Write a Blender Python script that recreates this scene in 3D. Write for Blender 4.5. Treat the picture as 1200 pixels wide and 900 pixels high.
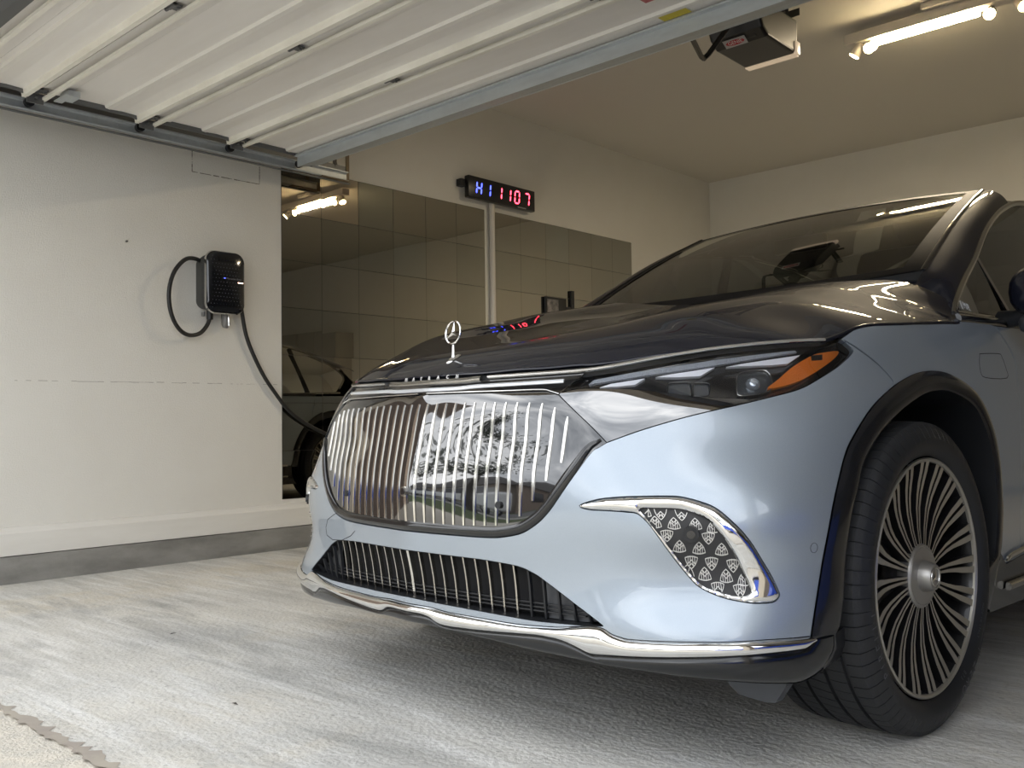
import bpy, bmesh, math, random
import numpy as np
from mathutils import Vector, Matrix, geometry
for o in list(bpy.data.objects): bpy.data.objects.remove(o)
SC=bpy.context.scene; COL=SC.collection
R=math.radians
# ------------------------------------------------------------------ camera, sky, exposure
cd=bpy.data.cameras.new('camera'); cam=bpy.data.objects.new('camera',cd); COL.objects.link(cam)
cd.sensor_width=36; cd.lens=32.87; cd.clip_start=.05; cd.clip_end=400
cam.matrix_world=Matrix(((0.733008,0.039076,0.679096,1.857396),(0.680069,-0.021113,-0.732844,-1.605749),(-0.014299,0.999013,-0.042050,0.784000),(0,0,0,1)))
SC.camera=cam
SC.view_settings.view_transform='Standard'; SC.view_settings.look='None'
SC.view_settings.exposure=1.95; SC.view_settings.gamma=1.0; SC.view_settings.use_curve_mapping=False
W=bpy.data.worlds.new('overcast_sky'); SC.world=W; W.use_nodes=True
nt=W.node_tree; nt.nodes.clear()
def N(t,**k):
    n=nt.nodes.new(t)
    for a,b in k.items(): setattr(n,a,b)
    return n
tc=N('ShaderNodeTexCoord'); mp=N('ShaderNodeMapping'); mp.inputs['Scale'].default_value=(1,1,2.6)
n1=N('ShaderNodeTexNoise'); n1.inputs['Scale'].default_value=2.2; n1.inputs['Detail'].default_value=7; n1.inputs['Roughness'].default_value=.58
n1.inputs['Distortion'].default_value=.4
cr_=N('ShaderNodeValToRGB'); e=cr_.color_ramp.elements
e[0].position=.34; e[0].color=(.31,.33,.36,1); e[1].position=.68; e[1].color=(1,1,1,1)
m_=cr_.color_ramp.elements.new(.50); m_.color=(.58,.60,.63,1)
bg=N('ShaderNodeBackground'); bg.inputs['Strength'].default_value=1.25; ou=N('ShaderNodeOutputWorld')
for a,b in ((tc.outputs['Generated'],mp.inputs[0]),(mp.outputs[0],n1.inputs['Vector']),(n1.outputs['Fac'],cr_.inputs[0]),(cr_.outputs[0],bg.inputs[0]),(bg.outputs[0],ou.inputs[0])): nt.links.new(a,b)
# ------------------------------------------------------------------ materials
MATS={}
def mat(name,col,rough=.5,metal=0,coat=0,coat_r=.03,spec=.5,emit=None,es=0,bump=None,noise=None,alpha=None):
    """procedural principled material; noise=(scale,colour2,amount[,stretch]); bump=(scale,strength)"""
    if name in MATS: return MATS[name]
    m=bpy.data.materials.new(name); m.use_nodes=True; t=m.node_tree; b=t.nodes['Principled BSDF']
    b.inputs['Base Color'].default_value=(*col,1); b.inputs['Roughness'].default_value=rough; b.inputs['Metallic'].default_value=metal
    b.inputs['Coat Weight'].default_value=coat; b.inputs['Coat Roughness'].default_value=coat_r; b.inputs['Specular IOR Level'].default_value=spec
    if emit: b.inputs['Emission Color'].default_value=(*emit,1); b.inputs['Emission Strength'].default_value=es
    c=t.nodes.new('ShaderNodeTexCoord')
    if noise:
        mpn=t.nodes.new('ShaderNodeMapping'); mpn.inputs['Scale'].default_value=noise[3] if len(noise)>3 else (1,1,1)
        nn=t.nodes.new('ShaderNodeTexNoise'); nn.inputs['Scale'].default_value=noise[0]; nn.inputs['Detail'].default_value=6; nn.inputs['Roughness'].default_value=.62
        rp=t.nodes.new('ShaderNodeMapRange'); rp.inputs[1].default_value=.35; rp.inputs[2].default_value=.68; rp.inputs[4].default_value=noise[2]
        mx=t.nodes.new('ShaderNodeMix'); mx.data_type='RGBA'; mx.inputs['A'].default_value=(*col,1); mx.inputs['B'].default_value=(*noise[1],1)
        t.links.new(c.outputs['Object'],mpn.inputs[0]); t.links.new(mpn.outputs[0],nn.inputs['Vector']); t.links.new(nn.outputs['Fac'],rp.inputs[0])
        t.links.new(rp.outputs[0],mx.inputs['Factor']); t.links.new(mx.outputs['Result'],b.inputs['Base Color'])
    if bump:
        bn=t.nodes.new('ShaderNodeTexNoise'); bn.inputs['Scale'].default_value=bump[0]; bn.inputs['Detail'].default_value=4
        bb=t.nodes.new('ShaderNodeBump'); bb.inputs['Strength'].default_value=bump[1]; bb.inputs['Distance'].default_value=.01
        t.links.new(c.outputs['Object'],bn.inputs['Vector']); t.links.new(bn.outputs['Fac'],bb.inputs['Height']); t.links.new(bb.outputs[0],b.inputs['Normal'])
    MATS[name]=m; return m
def glass(name,tint,ior=1.5,rough=0.0,refl=1.0):
    if name in MATS: return MATS[name]
    m=bpy.data.materials.new(name); m.use_nodes=True; t=m.node_tree; t.nodes.clear()
    o=t.nodes.new('ShaderNodeOutputMaterial'); tr=t.nodes.new('ShaderNodeBsdfTransparent'); gl=t.nodes.new('ShaderNodeBsdfGlossy')
    tr.inputs[0].default_value=(*tint,1); gl.inputs[0].default_value=(refl,refl,refl,1); gl.inputs['Roughness'].default_value=rough
    f=t.nodes.new('ShaderNodeFresnel'); f.inputs[0].default_value=ior; mx=t.nodes.new('ShaderNodeMixShader')
    t.links.new(f.outputs[0],mx.inputs[0]); t.links.new(tr.outputs[0],mx.inputs[1]); t.links.new(gl.outputs[0],mx.inputs[2]); t.links.new(mx.outputs[0],o.inputs[0])
    MATS[name]=m; return m
silver=mat('silver_blue_paint',(.325,.375,.43),.38,.5,1,.02,noise=(900,(.385,.44,.495),.8))
navy=mat('deep_navy_black_paint',(.004,.005,.011),.6,0,.78,.012,spec=.1)
chrome=mat('chrome',(.86,.86,.85),.05,1)
dchrome=mat('satin_chrome',(.45,.44,.41),.22,1)
gblack=mat('gloss_black',(.006,.006,.007),.12,0,1,.01)
sblack=mat('satin_black_plastic',(.012,.013,.015),.42)
cladm=mat('gloss_black_cladding',(.008,.009,.012),.22,0,.6,.08)
dark=mat('dark_cavity',(.004,.004,.005),.8)
rubber=mat('tyre_rubber',(.016,.017,.019),.62,bump=(180,.12))
rubbers=mat('tyre_sidewall_rubber',(.013,.014,.016),.5)
lettr=mat('tyre_letter_rubber',(.075,.078,.085),.4)
rimf=mat('machined_bronze_silver_face',(.42,.40,.35),.33,.75,bump=(60,.02))
rimd=mat('dark_wheel_barrel',(.010,.010,.011),.35,.3,.3)
hubm=mat('brushed_hub_metal',(.40,.39,.37),.38,.8)
white_refl=mat('white_lamp_element',(.95,.95,.98),.25,0,.5)
amberm=mat('amber_reflector',(.85,.22,.008),.25,0,.7,.05,bump=(420,.5))
clear=glass('lamp_cover_glass',(.93,.94,.96),1.52)
wsglass=glass('windscreen_glass',(.62,.66,.62),1.62)
tint=glass('tinted_side_glass',(.10,.11,.11),1.55)
grilleg=mat('grille_gloss_black_glass',(.004,.004,.005),.05,0,1,.0,spec=.8)
lampg=mat('lamp_gloss_black_film',(.004,.004,.005),.05,0,1,.0,spec=.8)
for g_ in (grilleg,lampg): g_.node_tree.nodes['Principled BSDF'].inputs['Coat IOR'].default_value=2.4 if g_ is lampg else 1.75
# ------------------------------------------------------------------ object helpers
def mk(name,V,F,m,parent=None,smooth=True,lnorm=None,fm=None):
    me=bpy.data.meshes.new(name); me.from_pydata([tuple(map(float,v)) for v in V],[],F); 
    ms=m if isinstance(m,(list,tuple)) else [m]
    for x in ms: me.materials.append(x)
    if smooth: me.polygons.foreach_set('use_smooth',[True]*len(me.polygons))
    if fm is not None: me.polygons.foreach_set('material_index',fm)
    me.update()
    if lnorm is not None: me.normals_split_custom_set(lnorm)
    o=bpy.data.objects.new(name,me); COL.objects.link(o)
    if parent is not None: o.parent=parent
    return o
def tag(o,label=None,cat=None,group=None,kind=None):
    if label:o['label']=label
    if cat:o['category']=cat
    if group:o['group']=group
    if kind:o['kind']=kind
    return o
def empty(name,loc=(0,0,0),rz=0,parent=None):
    o=bpy.data.objects.new(name,None); COL.objects.link(o); o.location=loc; o.rotation_euler=(0,0,rz); o.empty_display_size=.1
    if parent is not None:o.parent=parent
    return o
def copy_tree(o,parent=None):
    c=o.copy(); COL.objects.link(c)
    c.parent=parent
    for ch in list(o.children): copy_tree(ch,c)
    return c
class MB:
    """collects simple shapes into one mesh"""
    def __init__(s): s.V=[];s.F=[];s.M=[]
    def add(s,V,F,mi=0):
        n=len(s.V); s.V+= [tuple(map(float,v)) for v in V]; s.F+=[tuple(i+n for i in f) for f in F]; s.M+=[mi]*len(F); return s
    def box(s,a,b,mi=0,bev=0):
        x0,y0,z0=a;x1,y1,z1=b
        if bev<=0:
            V=[(x,y,z) for z in (z0,z1) for y in (y0,y1) for x in (x0,x1)]
            return s.add(V,[(0,2,3,1),(4,5,7,6),(0,1,5,4),(2,6,7,3),(0,4,6,2),(1,3,7,5)],mi)
        bm=bmesh.new(); bmesh.ops.create_cube(bm,size=1)
        for v in bm.verts: v.co=Vector(((x0+x1)/2+v.co.x*(x1-x0),(y0+y1)/2+v.co.y*(y1-y0),(z0+z1)/2+v.co.z*(z1-z0)))
        bmesh.ops.bevel(bm,geom=bm.edges[:],offset=bev,segments=2,affect='EDGES',profile=.5)
        bm.verts.index_update(); s.add([v.co[:] for v in bm.verts],[tuple(v.index for v in f.verts) for f in bm.faces],mi); bm.free(); return s
    def tube(s,P,r,n=10,mi=0,cap=True,closed=False):
        P=[np.array(p,float) for p in P]; m=len(P); rr=r if isinstance(r,(list,tuple)) else [r]*m
        V=[];F=[];up=None
        for i,p in enumerate(P):
            a=P[(i-1)%m] if (closed or i>0) else p; b=P[(i+1)%m] if (closed or i<m-1) else p
            t=b-a; t/=np.linalg.norm(t)+1e-12
            if up is None:
                up=np.cross(t,[0,0,1]); 
                if np.linalg.norm(up)<.1: up=np.cross(t,[1,0,0])
            up=up-t*(up@t); up/=np.linalg.norm(up); w=np.cross(t,up)
            V+=[p+rr[i]*(math.cos(2*math.pi*k/n)*up+math.sin(2*math.pi*k/n)*w) for k in range(n)]
        for i in range(m if closed else m-1):
            j=(i+1)%m
            F+=[(i*n+k,i*n+(k+1)%n,j*n+(k+1)%n,j*n+k) for k in range(n)]
        if cap and not closed: F+=[tuple(range(n))[::-1],tuple((m-1)*n+k for k in range(n))]
        return s.add(V,F,mi)
    def cyl(s,a,b,r,n=20,mi=0,r2=None): return s.tube([a,b],[r,r if r2 is None else r2],n,mi)
    def prism(s,poly,axis,a,b,mi=0):
        """extrude a 2D polygon along an axis"""
        def pt(p,t): return (t,p[0],p[1]) if axis=='x' else ((p[0],t,p[1]) if axis=='y' else (p[0],p[1],t))
        n=len(poly); V=[pt(p,a) for p in poly]+[pt(p,b) for p in poly]
        F=[tuple(range(n))[::-1],tuple(range(n,2*n))]+[(i,(i+1)%n,n+(i+1)%n,n+i) for i in range(n)]
        return s.add(V,F,mi)
    def lathe(s,prof,n=48,axis='x',c=(0,0,0),mi=0,close=False):
        """prof: list of (axial, radius)"""
        V=[]
        for (a,r) in prof:
            for k in range(n):
                t=2*math.pi*k/n; u,v=r*math.cos(t),r*math.sin(t)
                V.append((c[0]+a,c[1]+u,c[2]+v) if axis=='x' else ((c[0]+u,c[1]+a,c[2]+v) if axis=='y' else (c[0]+u,c[1]+v,c[2]+a)))
        F=[]; m=len(prof)
        for i in range(m-1 if not close else m):
            j=(i+1)%m
            F+=[(i*n+k,i*n+(k+1)%n,j*n+(k+1)%n,j*n+k) for k in range(n)]
        return s.add(V,F,mi)
    def build(s,name,m,parent=None,smooth=False,auto=True):
        o=mk(name,s.V,s.F,m,parent,smooth,fm=s.M)
        bm=bmesh.new(); bm.from_mesh(o.data); bmesh.ops.recalc_face_normals(bm,faces=bm.faces[:])
        if smooth and auto:
            for e in bm.edges:
                if len(e.link_faces)==2 and e.calc_face_angle(0)>R(35): e.smooth=False
        bm.to_mesh(o.data); bm.free(); return o
def arr(x): return np.asarray(x,float)
def crs(P,n=5):
    """Catmull-Rom densify an open polyline"""
    P=arr(P); 
    if len(P)<3: return P
    E=np.vstack([2*P[0]-P[1],P,2*P[-1]-P[-2]]); o=[]
    for i in range(1,len(E)-2):
        p0,p1,p2,p3=E[i-1],E[i],E[i+1],E[i+2]
        for k in range(n):
            t=k/n; o.append(.5*((2*p1)+(-p0+p2)*t+(2*p0-5*p1+4*p2-p3)*t*t+(-p0+3*p1-3*p2+p3)*t**3))
    o.append(P[-1]); return np.array(o)
def crc(P,n=4):
    P=arr(P); m=len(P); o=[]
    for i in range(m):
        p0,p1,p2,p3=P[i-1],P[i],P[(i+1)%m],P[(i+2)%m]
        for k in range(n):
            t=k/n; o.append(.5*((2*p1)+(-p0+p2)*t+(2*p0-5*p1+4*p2-p3)*t*t+(-p0+3*p1-3*p2+p3)*t**3))
    return np.array(o)
def resample(P,n,closed=False):
    P=arr(P); 
    if closed: P=np.vstack([P,P[:1]])
    d=np.concatenate([[0],np.cumsum(np.linalg.norm(np.diff(P,axis=0),axis=1))])
    t=np.linspace(0,d[-1],n+1)[:-1] if closed else np.linspace(0,d[-1],n)
    return np.column_stack([np.interp(t,d,P[:,k]) for k in range(P.shape[1])])
def densify(P,step,closed=True):
    P=arr(P); o=[]; m=len(P)
    for i in range(m if closed else m-1):
        a=P[i];b=P[(i+1)%m];L=np.linalg.norm(b-a)
        if L<1e-5: continue
        k=max(1,int(math.ceil(L/step)))
        for j in range(k): o.append(a+(b-a)*j/k)
    if not closed:o.append(P[-1])
    return np.array(o)
def inside(poly,pts):
    x,y=pts[:,0],pts[:,1]; c=np.zeros(len(pts),bool); n=len(poly); j=n-1
    for i in range(n):
        xi,yi=poly[i];xj,yj=poly[j]
        if yi!=yj: c^=((yi>y)!=(yj>y))&(x<(xj-xi)*(y-yi)/(yj-yi)+xi)
        j=i
    return c
def inset(P,d):
    P=arr(P); a=np.roll(P,1,0); b=np.roll(P,-1,0); t=b-a; L=np.linalg.norm(t,axis=1)[:,None]; t/=np.where(L<1e-9,1,L)
    A=.5*np.sum(P[:,0]*b[:,1]-b[:,0]*P[:,1]); n=np.column_stack([-t[:,1],t[:,0]])*(1 if A>0 else -1)
    return P+n*d
def mindist(pts,B):
    o=np.empty(len(pts))
    for i in range(0,len(pts),400): o[i:i+400]=np.sqrt(((pts[i:i+400,None]-B[None])**2).sum(-1)).min(1)
    return o
# ------------------------------------------------------------------ B-spline body surfaces (car space: x to the car's left, y to its tail, z up, metres)
DATA={"hood_lip":[[-0.0316,0.9141],[0.1065,0.9183],[0.2965,0.9211],[0.4148,0.9218],[0.525,0.9252],[0.5723,0.9258],[0.7435,0.9428],[0.9349,0.9584],[1.0696,0.967],[1.1829,0.9725],[1.2884,0.9765],[1.3422,0.9934],[1.3818,1.011],[1.4315,1.0213],[1.4854,1.0267],[1.6362,1.038],[1.8229,1.0516],[1.8894,1.0564]],"chrome_top_lo":[[-0.0046,0.8931],[0.1336,0.8934],[0.2036,0.8962],[0.3792,0.8985],[0.5659,0.9029],[0.6745,0.9148],[0.7597,0.9267],[0.8452,0.9377],[0.9452,0.9488],[1.0775,0.9595],[1.1895,0.9659],[1.295,0.9699]],"strip_lo":[[0.0198,0.8648],[0.1559,0.864],[0.3151,0.8624],[0.444,0.862],[0.4773,0.8571],[0.5084,0.8503]],"seam":[[0.5659,0.9123],[0.5481,0.8859],[0.5084,0.8503]],"grille_r":[[0.5092,0.8483],[0.5547,0.8216],[0.6236,0.7798],[0.6862,0.7383]],"grille_lo":[[0.6862,0.7383],[0.6642,0.728],[0.6425,0.7167],[0.5981,0.6659],[0.5413,0.6014],[0.5132,0.5755],[0.4845,0.5551],[0.4359,0.5315],[0.384,0.52],[0.3184,0.5133],[0.1738,0.5112],[0.0857,0.5146],[0.0456,0.5176]],"lamp_lo":[[0.6862,0.7383],[0.7845,0.764],[0.8995,0.7884],[1.003,0.8063],[1.0689,0.8161],[1.1706,0.8326],[1.2779,0.8518],[1.342,0.8741],[1.4048,0.9047],[1.4361,0.932],[1.4363,0.9483],[1.3917,0.965],[1.3576,0.9777]],"lamp_split":[[0.5085,0.8533],[0.5596,0.8613],[0.6281,0.862],[0.7374,0.8582],[0.848,0.8487],[0.9439,0.8396],[1.0392,0.8338],[1.0995,0.8322],[1.1499,0.8289]],"drl":[[0.5886,0.8772],[0.5984,0.8878],[0.7113,0.9038],[0.8372,0.9171],[0.9633,0.9309],[1.0948,0.9425],[1.2139,0.9524],[1.2261,0.9477],[1.1039,0.933],[0.9756,0.9174],[0.7835,0.8985],[0.6822,0.8871]],"wedges":[[[0.6307,0.8679],[0.6614,0.8764],[0.7253,0.8833],[0.7647,0.8877],[0.7416,0.873],[0.6919,0.8699]],[[0.7972,0.8902],[0.8394,0.8966],[0.9037,0.9029],[0.9764,0.9112],[0.9414,0.8913],[0.8714,0.8891]],[[1.0137,0.9119],[1.0591,0.9188],[1.1114,0.9247],[1.1781,0.9318],[1.2451,0.9393],[1.2196,0.9183],[1.1628,0.9152],[1.0775,0.9135]]],"amber":[[1.1767,0.8592],[1.1912,0.8712],[1.2083,0.8816],[1.2295,0.8996],[1.2514,0.9162],[1.2825,0.9342],[1.2986,0.9407],[1.3206,0.9445],[1.3815,0.9493],[1.3863,0.9321],[1.3529,0.9067],[1.2945,0.8801],[1.2308,0.865]],"amber_dot":[[1.2868,0.9363],[1.3262,0.9388],[1.3378,0.9261],[1.3003,0.9248]],"proj_big":[[1.0647,0.886],[1.0739,0.8982],[1.1417,0.904],[1.1748,0.8915],[1.1903,0.8692],[1.1807,0.8532],[1.1337,0.8456],[1.0867,0.844],[1.0751,0.854]],"proj_s1":[[0.8482,0.8704],[0.8564,0.8763],[0.9047,0.8776],[0.921,0.8714],[0.9308,0.8496],[0.9215,0.8438],[0.871,0.8425],[0.8587,0.8485]],"proj_s2":[[0.9292,0.8713],[0.9357,0.8753],[0.9686,0.8749],[0.9819,0.8687],[0.987,0.8509],[0.9803,0.8451],[0.9457,0.8435],[0.9362,0.8495]],"vent_out":[[0.6189,0.5984],[0.6745,0.613],[0.7462,0.6195],[0.8192,0.6215],[0.877,0.6223],[0.9269,0.6204],[0.9923,0.6077],[1.0264,0.5954],[1.054,0.5783],[1.0791,0.5601],[1.1,0.5426],[1.1242,0.5183],[1.1492,0.4876],[1.1663,0.4668],[1.1815,0.445],[1.1925,0.4235],[1.1953,0.4146],[1.1874,0.4062],[1.168,0.3998],[1.1141,0.3994],[1.0747,0.4031],[1.0409,0.4076],[1.01,0.4143],[0.9789,0.4238],[0.9541,0.4351],[0.9332,0.4526],[0.9083,0.476],[0.8857,0.498],[0.8645,0.52],[0.8457,0.5405],[0.8275,0.5596],[0.8154,0.5703],[0.7919,0.585],[0.7629,0.5877],[0.7329,0.5891],[0.687,0.5901],[0.6479,0.5911]],"vent_in":[[0.8009,0.5955],[0.8385,0.5968],[0.881,0.5973],[0.9254,0.595],[0.9615,0.5863],[0.9967,0.5724],[1.0215,0.5529],[1.0421,0.5313],[1.064,0.5038],[1.0828,0.4763],[1.0987,0.4474],[1.1102,0.4229],[1.0914,0.4143],[1.0666,0.4141],[1.0422,0.4161],[1.0114,0.4229],[0.9798,0.4302],[0.9553,0.444],[0.934,0.4617],[0.9086,0.4853],[0.8859,0.5073],[0.8577,0.5346],[0.8302,0.5615],[0.8146,0.5794]],"vent_cam":[0.9448,0.5433],"intake_top":[[0.0133,0.4598],[0.082,0.4594],[0.1581,0.4589],[0.2376,0.4587],[0.3146,0.4573],[0.413,0.4512],[0.4673,0.4374],[0.5045,0.4207],[0.5448,0.4009],[0.5844,0.3815],[0.6228,0.3641],[0.6742,0.3399]],"intake_bot":[[0.6742,0.3399],[0.6314,0.3365],[0.5873,0.3361],[0.5216,0.3344],[0.4541,0.3334],[0.3307,0.336],[0.2075,0.3374],[0.1102,0.3383],[0.0186,0.3401]],"lip_top":[[-0.0039,0.3256],[0.0866,0.3235],[0.1647,0.3193],[0.2848,0.3189],[0.4081,0.319],[0.4783,0.3217],[0.5444,0.3252],[0.5925,0.3314],[0.6443,0.3348],[0.6741,0.3336],[0.6989,0.3238],[0.7267,0.3187],[0.7561,0.3165],[0.8778,0.3193],[1.0302,0.3233],[1.1501,0.3258],[1.2632,0.3229],[1.2936,0.3217]],"lip_bot":[[-0.0055,0.3056],[0.0583,0.3044],[0.0969,0.3003],[0.1381,0.2866],[0.2344,0.2888],[0.3475,0.2955],[0.4624,0.3024],[0.5118,0.3017],[0.551,0.2979],[0.5885,0.2881],[0.6242,0.2761],[0.6494,0.2748],[0.7427,0.2801],[0.8494,0.2858],[1.0273,0.2946],[1.1475,0.2985],[1.2112,0.2988],[1.2491,0.2989],[1.2665,0.3008],[1.2985,0.3139]],"val_bot":[[-0.0051,0.2786],[0.1347,0.2767],[0.2999,0.2727],[0.486,0.2603],[0.64,0.2538],[0.7396,0.2526],[0.8579,0.2466],[0.9749,0.2403],[1.0816,0.2341],[1.1882,0.2268],[1.2251,0.2259],[1.2717,0.2336],[1.3195,0.2456],[1.351,0.2593],[1.3836,0.2844],[1.3838,0.3168]],"paint_edge":[[1.2936,0.3217],[1.3148,0.3915],[1.3426,0.4581],[1.3705,0.5264],[1.4023,0.5948],[1.4384,0.6593],[1.4674,0.7132],[1.4947,0.7435],[1.531,0.7765],[1.5737,0.8085],[1.6222,0.8355],[1.6755,0.8604]],"arch_out":[[1.6755,0.8604],[1.7248,0.8786],[1.7872,0.8967],[1.8602,0.9054],[1.9427,0.9039],[2.0291,0.8902],[2.1117,0.87],[2.1764,0.8442],[2.229,0.806],[2.2722,0.7626],[2.3131,0.7042],[2.3427,0.6385],[2.3505,0.5582],[2.3445,0.4783],[2.3256,0.4118],[2.3071,0.3579],[2.2868,0.2991],[2.234,0.242]],"gap_bf":[[1.3576,0.9777],[1.4045,0.9664],[1.4819,0.9462],[1.5422,0.929],[1.6056,0.9084],[1.6724,0.8778],[1.6755,0.8604]],"door_gap":[[2.0591,1.0965],[2.1346,1.065],[2.2216,1.0349],[2.3198,0.9998],[2.3926,0.9691],[2.4545,0.9323],[2.5023,0.8554],[2.5119,0.7523],[2.521,0.6005],[2.5052,0.4746],[2.4937,0.3659]],"flap":[[2.1412,0.9589],[2.1469,0.9658],[2.2718,0.971],[2.3069,0.9629],[2.3724,0.9271],[2.3955,0.8983],[2.2311,0.8958],[2.1851,0.9138]],"slat_lo":[[0.0188,0.5336],[0.1438,0.5341],[0.2587,0.5384],[0.3384,0.5426],[0.3773,0.5484],[0.4187,0.564],[0.4594,0.5969],[0.5009,0.6427],[0.5419,0.6935]],"slat_hi":[[-0.0034,0.8418],[0.1687,0.8387],[0.2964,0.8367],[0.3875,0.8347],[0.4309,0.8327],[0.4768,0.8288],[0.514,0.8163],[0.5551,0.7961]],"int_slats_top":[[0.013,0.4564],[0.0574,0.4373],[0.0988,0.438],[0.1409,0.4388],[0.1841,0.4396],[0.2285,0.4403],[0.2732,0.441],[0.3171,0.4415],[0.3619,0.4418],[0.4092,0.442],[0.4585,0.4419],[0.5037,0.4417]],"tow":[[-0.3639,0.5395],[-0.4414,0.5261],[-0.5099,0.5053],[-0.5329,0.4807],[-0.5259,0.4583],[-0.4662,0.4493],[-0.3851,0.4548],[-0.3191,0.4723],[-0.2879,0.489]],"sensors":[[0.3556,0.5912],[1.3212,0.5074],[0.7172,0.7409]],"emblems":[[0.8117,0.5897,1],[0.8583,0.5867,-1],[0.9196,0.586,-1],[0.8394,0.5662,1],[0.8951,0.5643,1],[0.9577,0.5637,1],[1.0092,0.5573,1],[0.8722,0.5373,-1],[0.9937,0.5329,-1],[0.9084,0.5124,1],[0.9657,0.509,1],[1.0319,0.5069,1],[0.9431,0.4794,-1],[1.0022,0.4774,-1],[1.0649,0.4739,-1],[0.9309,0.4598,1],[0.9806,0.4551,1],[1.043,0.4519,1],[1.0941,0.4457,1],[1.0158,0.4278,-1],[1.08,0.4245,-1]]}
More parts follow.
